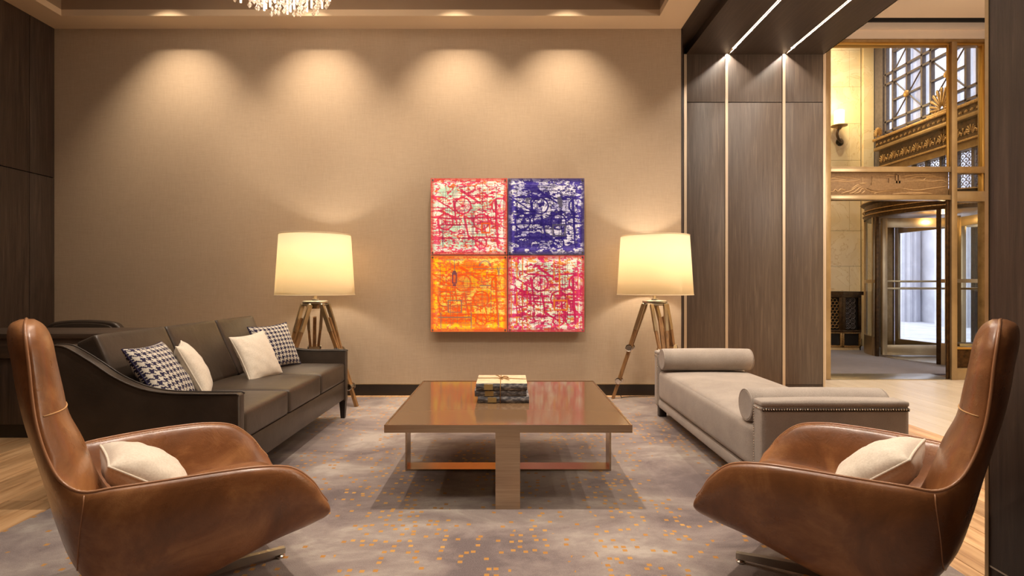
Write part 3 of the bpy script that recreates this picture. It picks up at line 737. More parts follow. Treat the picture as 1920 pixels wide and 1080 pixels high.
B('loop', tw, M['twine'], TW, 'all'); tw = bmesh.new(); tube(tw, [(zx(892, 3.1), 3.28, T2-.008), (zx(893, 3.11), 3.28, T2), (cx, 3.27, T2+.002), (zx(988, 3.11), 3.25, T2), (zx(989.2, 3.11), 3.25, T2-.012)], r_, 6)
B('loop', tw, M['twine'], TW, 'all'); tw = bmesh.new()
for a in ([(0, 0, .004), (.02, -.02, .012), (.045, -.015, .008), (.03, .01, .012), (0, 0, .004)], [(0, 0, .004), (-.02, .015, .014), (-.03, .05, .010), (-.015, .03, .012), (0, 0, .004)],
          [(0, 0, .004), (-.012, -.03, .007), (.012, -.05, .003)], [(0, 0, .006), (.04, -.045, .003), (.05, -.06, .002)], [(0, 0, .006), (.02, .04, .008), (.022, .06, .003)]):
    tube(tw, catmull([Vector(p)+Vector((cx, 3.265, T2)) for p in a], 5), r_, 6)
B('bow', tw, M['twine'], TW, 'all')

# ------------------------------------------------------------------ wall art
ART_S = .765
def art_img(kind, n=190, seed=0):
    rs = np.random.RandomState(seed); yy, xx = np.mgrid[0:n, 0:n]/(n-1.0)
    def vn(sx_, sy_, sd):
        r = np.random.RandomState(sd); g = r.rand(sy_+2, sx_+2); X = xx*sx_; Y = yy*sy_; i = X.astype(int); j = Y.astype(int); fx = X-i; fy = Y-j
        fx = fx*fx*(3-2*fx); fy = fy*fy*(3-2*fy); i = np.minimum(i, sx_); j = np.minimum(j, sy_)
        return (g[j, i]*(1-fx)+g[j, i+1]*fx)*(1-fy)+(g[j+1, i]*(1-fx)+g[j+1, i+1]*fx)*fy
    def fb(a, b, sd): return .5*vn(a, b, sd)+.3*vn(a*2, b*2, sd+1)+.2*vn(a*5, b*5, sd+2)
    pal = {'red': ((244, 246, 228), (214, 56, 88), (228, 96, 44), (200, 232, 206), (96, 40, 70)),
           'blue': ((226, 226, 244), (48, 38, 120), (86, 84, 104), (190, 190, 224), (26, 20, 66)),
           'orange': ((255, 178, 30), (240, 92, 34), (238, 96, 66), (255, 214, 90), (150, 116, 100)),
           'mix': ((240, 244, 224), (200, 40, 92), (220, 120, 40), (206, 236, 210), (110, 30, 60))}[kind]
    C = [np.array(c)/255. for c in pal]
    img = np.ones((n, n, 3))*C[0]
    mm = fb(4, 6, seed+50)[..., None]; img = np.where(mm > .56, C[3], img)
    def ink(mask, c, al=.9): img[:] = np.where(mask[..., None], img*(1-al)+c*al, img)
    # brush strokes, mostly horizontal
    r1 = np.abs(fb(6, 17, seed+3)-.5); ink(r1 < .044, C[1]); r2 = np.abs(fb(4, 12, seed+13)-.47); ink(r2 < .020, C[1])
    r3 = np.abs(fb(9, 9, seed+23)-.52); ink(r3 < .020, C[2]); r4 = fb(10, 26, seed+33); ink(r4 > .68, C[1], .8); ink(r4 < .30, C[2], .75)
    # wheels
    for cx_, cy_, R in ((.42, .36, .105), (.19, .57, .10), (.66, .57, .10), (.9, .36, .10), (.66, .85, .07)):
        d = np.hypot(xx-cx_, yy-cy_); a = np.arctan2(yy-cy_, xx-cx_); ink(d < R, C[0] if kind != 'orange' else C[3], .35); ink(np.abs(d-R) < .010, C[1], .95); ink((d < R) & (np.abs(np.sin(2.5*a)) < .010/np.maximum(d, .01)), C[1]); ink(d < .02, C[1])
    # slanted props
    for x0, y0, x1, y1, w_ in ((.02, .24, .3, .42, .012), (.4, .16, .64, .32, .018), (.1, .42, .34, .52, .012), (.5, .76, .7, .88, .013), (.02, .8, .2, .78, .016), (.7, .62, .74, .8, .01), (.3, .3, .34, .6, .016), (.44, .5, .5, .8, .016), (.85, .3, .88, .9, .018), (.1, .56, .12, .76, .012)):
        dx, dy = x1-x0, y1-y0; t = np.clip(((xx-x0)*dx+(yy-y0)*dy)/(dx*dx+dy*dy), 0, 1); ink(np.hypot(xx-x0-t*dx, yy-y0-t*dy) < w_*(1-.4*t), C[1])
    for y0 in (.25, .52, .60, .78): ink((np.abs(yy-y0-.012*np.sin(9*xx+seed)) < .011) & (vn(9, 3, seed+int(y0*100)) > .35), C[1])
    if kind == 'mix':
        for x0 in rs.rand(9): ink((np.abs(xx-x0) < .006) & (vn(3, 7, int(x0*999)) > .4), C[2])
        ink(fb(12, 6, 77) > .64, C[1], .85)
    if kind == 'blue': ink(fb(6, 9, 91) > .56, C[1], .85)
    if kind == 'orange':
        ink(fb(3, 7, 65) > .52, C[1], .55)
    ink(rs.rand(n, n) > .985, C[1], .8)
    # fine drafting grid
    for k in range(46):
        if k % 3 == 0 and rs.rand() < .9:
            x0 = rs.randint(4, n-4); seg = (yy > rs.rand()*.4) & (yy < .6+rs.rand()*.4); ink((np.arange(n)[None, :] == x0) & seg, C[4], .6)
        x0 = rs.randint(4, n-4); seg = (xx > rs.rand()*.5) & (xx < .5+rs.rand()*.5); ink((np.arange(n)[:, None] == x0) & seg, C[4], .45)
        if k < 34: x0 = rs.randint(4, n-4); a = rs.rand()*.7; ink((np.arange(n)[None, :] == x0) & (yy > a) & (yy < a+.3), C[4], .45)
    G = C[4]
    def rect(x0, x1, y0, y1, w_, c): ink((xx > x0) & (xx < x1) & (yy > y0) & (yy < y1) & ~((xx > x0+w_) & (xx < x1-w_) & (yy > y0+w_) & (yy < y1-w_)), c)
    if kind == 'orange':
        rect(.22, .41, .58, .75, .014, G); rect(.10, .53, .80, .815, .02, G); rect(.64, .79, .385, .40, .02, G)
        ink((np.abs(xx-.31) < .004) & (yy > .05) & (yy < .2), G)
        for y0, w_, h_ in ((.21, .02, .012), (.235, .032, .016), (.36, .03, .010), (.385, .02, .012)): ink((np.abs(xx-.31) < w_) & (np.abs(yy-y0) < h_), np.array((110, 70, 90))/255.)
        for x0 in (.285, .335): ink((np.abs(xx-x0) < .008) & (yy > .24) & (yy < .36), np.array((110, 70, 90))/255.)
        ink((np.abs(yy-.055) < .006) & (xx > .2) & (xx < .44), G); ink((np.abs(yy-.17) < .005) & (xx > .56), G); ink((np.abs(np.hypot(xx-.71, yy-.14)-.07) < .009) & (yy < .14), G)
        ink((np.abs(xx-.89-.0*(yy)) < .028-(yy-.14)*.2) & (yy > .14) & (yy < .26) & (np.abs(xx-.89) > (.2-yy)*.3), G)
        for x0 in (.13, .53, .885): ink((np.abs(xx-x0) < .006) & (yy > .75) & (yy < .95), G)
    if kind in ('mix', 'red'): rect(.6 if kind == 'mix' else .66, .78, .58, .72, .018, C[2])
    if kind == 'blue': ink((np.abs(xx-.68) < .03) & (yy > .24) & (yy < .38) & (vn(20, 20, 5) > .4), C[2]); rect(.58, .76, .6, .76, .02, C[2])
    # margin: darker ink border, backlight glow painted as a brighter core along the inner edge
    e = np.minimum(np.minimum(xx, 1-xx), np.minimum(yy, 1-yy))
    core = np.exp(-((e-.075)/.03)**2)[..., None]*.55; img = img*(1-core)+np.clip(img*1.35+.08, 0, 1)*core
    edge = np.clip((.05-e)/.04, 0, 1)[..., None]; bc = {'red': (206, 84, 72), 'blue': (78, 70, 104), 'orange': (214, 104, 66), 'mix': (190, 70, 74)}[kind]
    img = img*(1-edge*.8)+np.array(bc)/255.*edge*.8
    return np.clip(img, 0, 1)
def art_panel(x0, z0, kind, seed, label):
    n = 190; img = art_img(kind, n, seed); lnr = np.where(img <= .04045, img/12.92, ((img+.055)/1.055)**2.4)
    o = empty('art_panel', (x0+ART_S/2, YW, z0), 0, label, 'artwork', 'four square printed light panels on the linen wall')
    me = bpy.data.meshes.new('print'); s = ART_S-.008
    yy, xx = np.mgrid[0:n, 0:n]/(n-1.0)
    co = np.stack([(xx-.5)*s, np.full_like(xx, -.0905), (1-yy)*s+.004], -1).reshape(-1, 3)
    i, j = np.mgrid[0:n-1, 0:n-1]; q = np.stack([i*n+j, (i+1)*n+j, (i+1)*n+j+1, i*n+j+1], -1).reshape(-1, 4)
    me.vertices.add(n*n); me.vertices.foreach_set('co', co.ravel()); me.loops.add(q.size); me.loops.foreach_set('vertex_index', q.ravel())
    me.polygons.add(len(q)); me.polygons.foreach_set('loop_start', np.arange(0, q.size, 4)); me.polygons.foreach_set('loop_total', np.full(len(q), 4)); me.update()
    ca_ = me.color_attributes.new('Col', 'FLOAT_COLOR', 'POINT'); ca_.data.foreach_set('color', np.concatenate([lnr, np.ones((n, n, 1))], -1).ravel())
    link('print', me, M['art'], o)
    bx('acrylic_box', (-ART_S/2+.002, ART_S/2-.002, -.090, -.03, .002, ART_S-.002), M['acrylic'], o, bev=.002)
    bx('wall_spacer', (-ART_S/2+.06, ART_S/2-.06, -.03, -.0, .06, ART_S-.06), M['black'], o)
    for px_ in (-1, 1):
        for pz in (.022, ART_S-.022):
            bm = bmesh.new(); lathe(bm, [(0, 0), (.008, 0), (.009, .004), (.009, .01), (0, .01)], 14); b = B('standoff_cap', bm, M['nickel'], o, True); b.rotation_euler = (PI/2, 0, 0); b.location = (px_*(ART_S/2-.022), -.090, pz)
    return o
ax0, az0 = zx(807, 5.28), zz(623, 5.28)
AS = (zx(1096.5, 5.28)-ax0)/2; ART_S = AS-.001
art_panel(ax0, az0+AS, 'red', 11, 'upper left wall panel printed in pink-red strokes on white')
art_panel(ax0+AS, az0+AS, 'blue', 21, 'upper right wall panel printed in dark violet-blue strokes')
art_panel(ax0, az0, 'orange', 31, 'lower left wall panel in yellow and orange with a small lantern')
art_panel(ax0+AS, az0, 'mix', 41, 'lower right wall panel printed in crimson and gold over white')

# ------------------------------------------------------------------ tripod floor lamps
def floor_lamp(x, y, a0, label, z0=RG):
    t = empty('floor_lamp', (x, y, z0), 0, label, 'lamp', 'tripod floor lamps by the back wall')
    bm = bmesh.new(); lathe(bm, [(.342, 1.004-z0), (.308, 1.546-z0), (.305, 1.546-z0), (.339, 1.004-z0), (.342, 1.004-z0)], 64); B('shade', bm, M['shade'], t, 'all')
    for r, z in ((.342, 1.006), (.308, 1.544)):
        bm = bmesh.new(); tube(bm, [(r*math.cos(q), r*math.sin(q), z-z0) for q in np.linspace(0, 2*PI, 64, endpoint=False)], .0035, 6, True); B('shade_rim', bm, M['shade_trim'], t, 'all')
    bm = bmesh.new(); tube(bm, [(0, 0, .92), (0, 0, 1.16)], .016, 14); B('stem', bm, M['brass'], t, 'all')
    bm = bmesh.new(); lathe(bm, [(0, 1.14), (.02, 1.15), (.035, 1.20), (.03, 1.25), (0, 1.27)], 16); B('bulb', bm, M['bulb'], t, 'all')
    bm = bmesh.new(); tube(bm, [(0, 0, 1.27), (0, 0, 1.50)], .003, 6)
    for q in range(3): tube(bm, [(0, 0, 1.49), (.308*math.cos(q*2.094), .308*math.sin(q*2.094), 1.49)], .003, 6)
    B('shade_spider', bm, M['brass'], t)
    light('POINT', (x, y, 1.25+z0), 19, (1, .90, .76), .06)
    bm = bmesh.new(); lathe(bm, [(0, .915), (.10, .915), (.112, .92), (.112, .935), (.10, .94), (.03, .942), (.03, .955), (0, .955)], 32); B('top_plate', bm, M['nickel'], t, True)
    bm = bmesh.new(); lathe(bm, [(0, .87), (.035, .87), (.035, .915), (0, .915)], 20); B('hub', bm, M['brass'], t, True)
    for k in range(3):
        a = a0+k*2*PI/3; g = empty('leg', (0, 0, 0), a); g.parent = t
        H0 = Vector((.09, 0, .905)); F = Vector((.39, 0, 0.0)); D = (F-H0)
        def P(s, off=0, n=0): return H0+D*s+Vector((0, off, 0))+Vector((.92*n, 0, .36*n))
        def rail(name, s0, s1, o0, o1, w, th, mm, n=0, n1=None):
            bm = bmesh.new(); n1 = n if n1 is None else n1; R = []
            for s, o, nn in ((s0, o0, n), (s1, o1, n1)):
                c = P(s, o, nn); R.append([bm.verts.new(c+Vector((.92*p*th, q*w, .36*p*th))) for p, q in ((-.5, -.5), (.5, -.5), (.5, .5), (-.5, .5))])
            for i in range(4): bm.faces.new((R[0][i], R[0][(i+1) % 4], R[1][(i+1) % 4], R[1][i]))
            bm.faces.new(R[0][::-1]); bm.faces.new(R[1]); return B(name, bm, M[mm], g)
        bm = bmesh.new(); tube(bm, [P(0, -.072), P(0, .072)], .011, 10); B('hinge_pin', bm, M['nickel'], g, 'all')
        for s in (-1, 1):
            rail('side_rail', .24, .47, s*.052, s*.033, .022, .03, 'teak'); rail('brass_sleeve', 0.0, .26, s*.062, s*.051, .026, .034, 'brass')
        rail('middle_rail', .13, .82, 0, 0, .030, .026, 'teak', 0)
        rail('side_rail', .47, .80, -.022, -.019, .018, .028, 'teak'); rail('side_rail', .47, .80, .022, .019, .018, .028, 'teak')
        rail('clamp', .435, .475, 0, 0, .094, .044, 'brass'); rail('clamp', .79, .82, 0, 0, .066, .040, 'nickel')
        rail('foot', .80, 1.0, 0, 0, .034, .026, 'teak'); 
        for s, rr in ((.455, .034), (.805, .030)):
            for sd in (1, -1):
                bm = bmesh.new(); lathe(bm, [(0, 0), (rr*.5, 0), (rr, .004), (rr, .011), (rr*.75, .013), (rr*.7, .010), (0, .010)], 18); o = B('knob', bm, M['chrome'], g, True)
                o.rotation_euler = (-sd*PI/2, 0, 0); o.location = P(s, sd*(.048 if s < .6 else .034))
    return t
floor_lamp(-1.735, 4.87, math.radians(-8), 'tripod floor lamp with cream drum shade behind the dark sofa')
floor_lamp(1.35, 4.99, math.radians(155), 'tripod floor lamp with cream drum shade behind the grey daybed')
bm = bmesh.new(); tube(bm, catmull([(1.06, 5.14, .10), (1.08, 5.17, .02), (1.12, 5.2, .018), (1.3, 5.24, .017), (1.6, 5.3, .008), (1.70, 5.33, .008)], 6), .004, 6); tag(B('power_cord', bm, M['black'], None, 'all'), 'thin dark lamp cord running along the floor to the right lamp', 'cord')

# ------------------------------------------------------------------ sofa
SY0, SY1 = 2.64, 4.44
sf = empty('sofa', (-1.8, (SY0+SY1)/2, RG), 0, 'long dark brown leather sofa with three cushions and swooping arms', 'sofa')
ox, oy = -1.8, (SY0+SY1)/2
prof = [(-1.315, .17-RG), (-1.315, .555)]+[(p.x, p.y) for p in catmull([Vector((-1.325, .563, 0)), Vector((-1.50, .563, 0)), Vector((-1.66, .567, 0)), Vector((-1.79, .588, 0)), Vector((-1.92, .643, 0)), Vector((-2.03, .715, 0)), Vector((-2.12, .77, 0)), Vector((-2.18, .797, 0)), Vector((-2.25, .80, 0))], 4)]+[(-2.26, .79), (-2.26, .17-RG)]
for s, y0 in ((-1, SY0), (1, SY1-.062)):
    bm = bmesh.new(); prism(bm, [(x-ox, z-RG) for x, z in prof], 'Y', y0-oy, y0+.062-oy)
    bmesh.ops.recalc_face_normals(bm, faces=bm.faces)
    es = [e for e in bm.edges if abs(e.verts[0].co.y-e.verts[1].co.y) < 1e-6]; bmesh.ops.bevel(bm, geom=es, offset=.010, segments=3, affect='EDGES', profile=.5)
    B('arm', bm, M['bleather'], sf, True)
    for yy in (y0-oy+.001, y0+.061-oy):
        bm = bmesh.new(); tube(bm, [(x-ox, yy, z-RG+.001) for x, z in prof[1:-1]], .004, 6); B('arm_piping', bm, M['bleather'], sf, 'all')
bx('seat_rail', (-1.36-ox, -1.325-ox, SY0+.062-oy, SY1-.062-oy, .17-RG, .318-RG), M['bleather'], sf, bev=.006)
bx('seat_deck', (-2.18-ox, -1.36-ox, SY0+.062-oy, SY1-.062-oy, .20-RG, .318-RG), M['black'], sf)
bx('back_frame', (-2.26-ox, -2.19-ox, SY0+.062-oy, SY1-.062-oy, .17-RG, .79-RG), M['bleather'], sf, bev=.010)
cw = (SY1-SY0-.124)/3
for k in range(3):
    yc = SY0+.062+cw*(k+.5)-oy
    o = B('seat_cushion', softbox(.70, cw-.008, .145, .020, (.004, 0, .014), 14), M['bleather'], sf, 'all'); o.location = (-1.67-ox, yc, .318+.0725-RG)
    bm = bmesh.new(); tube(bm, [(.325, -cw/2+.02, .062), (.335, 0, .064), (.325, cw/2-.02, .062)], .0025, 5); q = B('cushion_seam', bm, M['black'], o, 'all')
    o = B('back_cushion', softbox(.11, cw-.006, .42, .014, (.010, 0, .003), 14), M['bleather'], sf, 'all'); o.location = (-2.03-ox, yc, .636-RG); o.rotation_euler = (0, math.radians(-24), 0)
for (x, y) in ((-1.345, SY0+.03), (-1.345, SY1-.03), (-2.23, SY0+.03), (-2.23, SY1-.03)):
    bm = bmesh.new(); R = []
    for z, h in ((0, .016), (.17-RG, .026)): R.append([bm.verts.new((x-ox+a*h+(.0), y-oy+b*h, z)) for a, b in ((-1, -1), (1, -1), (1, 1), (-1, 1))])
    for i in range(4): bm.faces.new((R[0][i], R[0][(i+1) % 4], R[1][(i+1) % 4], R[1][i]))
    bm.faces.new(R[0][::-1]); bm.faces.new(R[1]); B('leg', bm, M['black'], sf)
r = math.radians
pillow('blue and white houndstooth pillow by the near arm of the sofa', 'houndstooth pillows on the sofa', 'hound', (-1.84, 2.885, .615), (r(0), r(-32), r(6)), .37, .38, .14, 1)
pillow('cream pillow beside the nearer houndstooth pillow on the sofa', 'cream pillows on the sofa', 'cream', (-1.835, 3.16, .60), (r(0), r(-26), r(27)), .35, .35, .13, 2)
pillow('cream pillow leaning in front of the far houndstooth pillow on the sofa', 'cream pillows on the sofa', 'cream', (-1.725, 3.72, .605), (r(3), r(-26), r(-12)), .35, .34, .12, 3)
pillow('blue and white houndstooth pillow behind the cream pillow at the far end of the sofa', 'houndstooth pillows on the sofa', 'hound', (-1.775, 4.12, .63), (r(2), r(-24), r(-24)), .37, .35, .13, 4)

# ------------------------------------------------------------------ daybed
dx0, dx1, dy0, dy1 = 1.22, 1.933, 2.605, 4.52
db = empty('daybed', ((dx0+dx1)/2, (dy0+dy1)/2, RG), 0, 'oatmeal grey upholstered daybed with two bolsters and nailhead ends', 'daybed')
cx, cy = (dx0+dx1)/2, (dy0+dy1)/2; W2 = (dx1-dx0)/2
for y0, y1, zt in ((dy0, dy0+.095, .515), (dy1-.095, dy1, .53)):
    bm = softbox(2*W2, y1-y0, zt-.10, .014, (0, 0, 0.0), 10); o = B('end_panel', bm, M['daybed'], db, 'all'); o.location = (0, (y0+y1)/2-cy, (zt+.10)/2-RG)
    bm = softbox(2*W2+.004, y1-y0+.004, .032, .014, (0, 0, .010), 10); o = B('top_welt', bm, M['daybed'], db, 'all'); o.location = (0, (y0+y1)/2-cy, zt-RG+.006)
    heads = bmesh.new()
    def head(x, y, z):
        bmesh.ops.create_icosphere(heads, subdivisions=1, radius=.0055, matrix=Matrix.Translation((x, y, z)))
    yf = (y0-.001-cy) if y0 == dy0 else (y1+.001-cy)
    x = -W2+.008
    while x < W2-.004: head(x, yf, zt-.018-RG); x += .0125
    yy = y0+.008
    while yy < y1-.004:
        for s in (-1, 1): head(s*W2, yy-cy, zt-.018-RG)
        yy += .0125
    z = .11
    while z < zt-.02:
        for s in (-1, 1): head(s*(W2), (y1-.012 if y0 == dy0 else y0+.012)-cy, z-RG); head(s*W2, (y0+.012 if y0 == dy0 else y1-.012)-cy-99, z-RG) if False else None
        z += .0125
    bx('nail_shade_strip', (-W2+.002, W2-.002, yf-.0012, yf+.0012, zt-.027-RG, zt-.013-RG), M['black'], db)  # dark strip painting the shade gap beneath the nailheads
    q = B('nailheads', heads, M['chrome'], db, 'all'); q['kind'] = 'stuff'
bx('base_rail', (-W2+.004, W2-.004, dy0+.095-cy, dy1-.095-cy, .095-RG, .165-RG), M['daybed'], db, bev=.018)
o = B('mattress', softbox(2*W2-.004, dy1-dy0-.19-.004, .235, .04, (.012, 0, .028), 20), M['daybed'], db, 'all'); o.location = (0, 0, .165+.117-RG)
for (x, y) in ((-W2+.05, dy0-cy+.05), (W2-.05, dy0-cy+.05), (-W2+.05, dy1-cy-.05), (W2-.05, dy1-cy-.05)): bx('leg', (x-.03, x+.03, y-.03, y+.03, 0, .10-RG), M['black'], db, bev=.003)
def bolster(y, z, label):
    o = empty('bolster', (cx, y, z), 0, label, 'bolster', 'round bolsters on the daybed'); R = .085; Lh = .352
    bm = bmesh.new(); lathe(bm, [(0, -Lh+.006), (R*.6, -Lh+.002), (R-.012, -Lh), (R, -Lh+.014)]+[(R+.004*math.sin(PI*k/10), -Lh+.014+(2*Lh-.028)*k/10) for k in range(1, 10)]+[(R, Lh-.014), (R-.012, Lh), (R*.6, Lh-.002), (0, Lh-.006)], 36); q = B('cover', bm, M['daybed'], o, True); q.rotation_euler = (0, PI/2, 0)
    for s in (-1, 1):
        bm = bmesh.new(); tube(bm, [(s*(Lh-.004), (R-.006)*math.cos(t), (R-.006)*math.sin(t)) for t in np.linspace(0, 2*PI, 36, endpoint=False)], .004, 6, True); B('piping', bm, M['daybed'], o, 'all')
bolster(4.325, .500, 'grey bolster at the far end of the daybed, by the tripod lamp')
bolster(2.80, .478, 'grey bolster at the near end of the daybed, behind the leather chair')

# ------------------------------------------------------------------ lounge chairs
def chair_sections():
    """half control loops: inner centre -> rim -> outer centre, (u, v, z)"""
    def back(ru, rv, rz, ciu, ciz, cou, coz):
        o = []
        for a in (0, 28, 56, 80): t = r(a); o.append((ru+(ciu-ru)*math.cos(t), rv*math.sin(t), rz+(ciz-rz)*math.cos(t)))
        o.append((ru, rv, rz))
        for a in (80, 56, 28, 0): t = r(a); o.append((ru+(cou-ru)*math.cos(t), rv*math.sin(t), rz+(coz-rz)*math.cos(t)))
        return o
    def U(ru, rv, rz, ciu, seat, cou, coz, lean=0):
        return [(ciu, 0, seat), (ciu, rv*.42, seat), (ciu*.7+ru*.3, rv-.125, seat+.012), (ru*.85+ciu*.15, rv-.07, rz*.75+seat*.25), (ru-.005, rv-.036, rz+.012), (ru+.0, rv, rz-.004),
                (ru*.75+cou*.25, rv+.004, rz*.55+coz*.45), (ru*.35+cou*.65, rv*.80, coz+.008), (cou, 0, coz)]
    def mix(A, C, w): return [tuple(p*(1-w)+q*w for p, q in zip(a, c)) for a, c in zip(A, C)]
    S_ = [back(-.438, .03, .993, -.420, .993, -.455, .993), back(-.438, .092, .978, -.396, .972, -.478, .976), back(-.435, .136, .935, -.378, .928, -.482, .93), back(-.428, .158, .86, -.366, .855, -.472, .86),
          back(-.422, .172, .78, -.352, .775, -.462, .78), back(-.412, .190, .70, -.336, .69, -.446, .69), back(-.392, .218, .62, -.300, .60, -.425, .60)]
    S_.append(mix(back(-.362, .262, .552, -.262, .50, -.400, .50), U(-.362, .262, .552, -.25, .40, -.40, .48), .35))
    S_.append(mix(back(-.315, .305, .512, -.22, .42, -.372, .38), U(-.315, .305, .512, -.20, .335, -.372, .36), .7))
    S_ += [U(-.24, .335, .505, -.13, .315, -.335, .25), U(-.12, .362, .503, -.04, .305, -.26, .172), U(.02, .378, .500, .06, .305, -.09, .168), U(.14, .385, .492, .15, .305, .04, .196),
           U(.235, .382, .468, .24, .30, .16, .222), U(.305, .372, .410, .30, .29, .28, .236), U(.346, .360, .350, .332, .280, .336, .246), U(.366, .352, .324, .345, .278, .360, .256)]
    S_.append([(.374, v * 1.0, z) for v, z in ((0, .282), (.14, .282), (.22, .288), (.29, .302), (.322, .312), (.334, .298), (.325, .282), (.26, .270), (0, .268))])
    return S_
def lounge_chair(x, y, th, label, base_rot=0):
    t = empty('lounge_chair', (x, y, RG), th, label, 'armchair', 'cognac leather lounge chairs in the foreground')
    SS = chair_sections(); loops = []
    for half in SS:
        full = [Vector(p) for p in half]+[Vector((p[0], -p[1], p[2])) for p in half[-2:0:-1]]
        loops.append(catmull(full, 5, True))
    nl = len(loops[0]); rows = []; sub = 5
    cols = [catmull([lp[k] for lp in loops], sub) for k in range(nl)]
    bm = bmesh.new(); V = [[bm.verts.new(cols[k][i]-Vector((0, 0, RG))) for k in range(nl)] for i in range(len(cols[0]))]
    for i in range(len(V)-1):
        for k in range(nl): bm.faces.new((V[i][k], V[i][(k+1) % nl], V[i+1][(k+1) % nl], V[i+1][k]))
    bm.faces.new(V[0]); bm.faces.new(V[-1][::-1]); bmesh.ops.recalc_face_normals(bm, faces=bm.faces)
    bv = BVHTree.FromBMesh(bm)
    B('leather_shell', bm, M['cognac'], t, 'all')
    # piping along the rim seam, both sides over the top
    ki = 4*5
    def rimcol(k): return [c-Vector((0, 0, RG)) for c in cols[k]]
    for nm, kk, rad, mm in (('rim_piping', 5*5-3, .0045, 'piping'),):
        half1 = rimcol(kk); half2 = [Vector((p.x, -p.y, p.z)) for p in half1]
        bm = bmesh.new(); tube(bm, half1[:-4][::-1]+half2[1:-4], rad, 8); B(nm, bm, M[mm], t, 'all')
    # stitching along the piping: short raised threads
    bm = bmesh.new()
    for kk in (5*5-5,):
        A = rimcol(kk)
        for sgn in (1, -1):
            P = [Vector((p.x, p.y*sgn, p.z)) for p in A[4:-4]]; acc = 0
            for i in range(len(P)-1):
                d = (P[i+1]-P[i]); n_ = max(1, int(d.length/.008))
                for q in range(n_):
                    a = P[i]+d*(q+.15)/n_; b_ = P[i]+d*(q+.7)/n_
                    n1 = bv.find_nearest((a+b_)/2)
                    off = n1[1]*.0006; a = bv.find_nearest(a)[0]+off; b_ = bv.find_nearest(b_)[0]+off
                    tube(bm, [a, b_], .0009, 4)
    B('stitching', bm, M['thread'], t)
    # vertical outer seams from the arm junction down, and the headrest seam
    for sgn in (1, -1):
        P = []
        for z in np.linspace(.50, .20, 16):
            h = bv.ray_cast(Vector((-.315-.012*math.sin((.5-z)*9), sgn*1.0, z)), Vector((0, -sgn, 0)))
            if h[0] is not None: P.append(h[0]+h[1]*.0004)
        if len(P) > 3:
            bm = bmesh.new(); tube(bm, P, .0022, 6); B('side_seam', bm, M['piping'], t, 'all')
    P = []
    for vv in np.linspace(-.182, .182, 21):
        h = bv.find_nearest(Vector((-.325-.075*(vv/.185)**2, vv, .724-RG)))
        P.append(h[0]+h[1]*.0004)
    bm = bmesh.new(); tube(bm, P, .0022, 6); B('headrest_seam', bm, M['thread'], t, 'all')
    # seat cushion
    bm = bmesh.new(); n = 16
    def sp(i, j, top):
        a = 2*i/n-1; b_ = 2*j/n-1; u = .035+.315*a*(1-.05*b_*b_); hw = (.225+.075*(a+1)/2); v = hw*b_*(1-.03*a*a)
        e = max(0, (1-a**4))*max(0, (1-b_**4)); zt = .312+.052*e**.5+.008*(a+1)*(1-b_*b_); z = zt if top else .262+.01*(1-e)
        if abs(a) == 1 or abs(b_) == 1: z = .30
        return (u, v, z-RG)
    gt = {}
    for top in (1, 0):
        for i in range(n+1):
            for j in range(n+1):
                if not top and (i in (0, n) or j in (0, n)): gt[0, i, j] = gt[1, i, j]
                else: gt[top, i, j] = bm.verts.new(sp(i, j, top))
        for i in range(n):
            for j in range(n): bm.faces.new((gt[top, i, j], gt[top, i+1, j], gt[top, i+1, j+1], gt[top, i, j+1]))
    B('seat_cushion', bm, M['cognac'], t, 'all')
    # base
    bm = bmesh.new(); lathe(bm, [(0, .03), (.035, .03), (.035, .16), (.09, .175), (.09, .19), (0, .19)], 24); o = B('swivel_column', bm, M['nickel'], t, True)
    for k in range(4):
        a = base_rot+k*PI/2; g = empty('base_leg', (0, 0, 0), a); g.parent = t
        bm = bmesh.new(); A = [(.02, -.0), (.02, .06), (.30, .036), (.335, .034), (.335, .014), (.02, .022)]
        prism(bm, [(p, z) for p, z in ((.02, .022), (.335, .014), (.335, .036), (.02, .062))], 'Y', -.011, .011); B('blade', bm, M['nickel'], g)
        bm = bmesh.new(); lathe(bm, [(0, 0), (.016, 0), (.018, .003), (.018, .007), (.012, .012), (0, .014)], 18); o = B('glide', bm, M['chrome'], g, True); o.location = (.318, 0, 0)
    return t
th1 = r(41); c1 = (-1.14, 1.94)
lounge_chair(c1[0], c1[1], th1, 'high-backed cognac leather lounge chair on the left in front of the dark sofa', math.atan2(2.18-1.94, -.888+1.14)-th1)
th2 = r(135.5); c2 = (1.18, 1.95)
lounge_chair(c2[0], c2[1], th2, 'high-backed cognac leather lounge chair on the right in front of the daybed', math.radians(148)-th2)
def on_chair(c, th, u, v): return (c[0]+u*math.cos(th)-v*math.sin(th), c[1]+u*math.sin(th)+v*math.cos(th))
p = on_chair(c1, th1, -.135, -.01)
pillow('cream pillow lying on the seat of the left leather chair', 'cream pillows on the leather chairs', 'cream', (p[0], p[1], .458), (r(0), r(-54), th1), .30, .28, .16, 5, .06)
p = on_chair(c2, th2, -.125, .01)
pillow('cream pillow resting on the seat of the right leather chair', 'cream pillows on the leather chairs', 'cream', (p[0], p[1], .460), (r(0), r(-49), th2), .31, .30, .16, 6, .06)

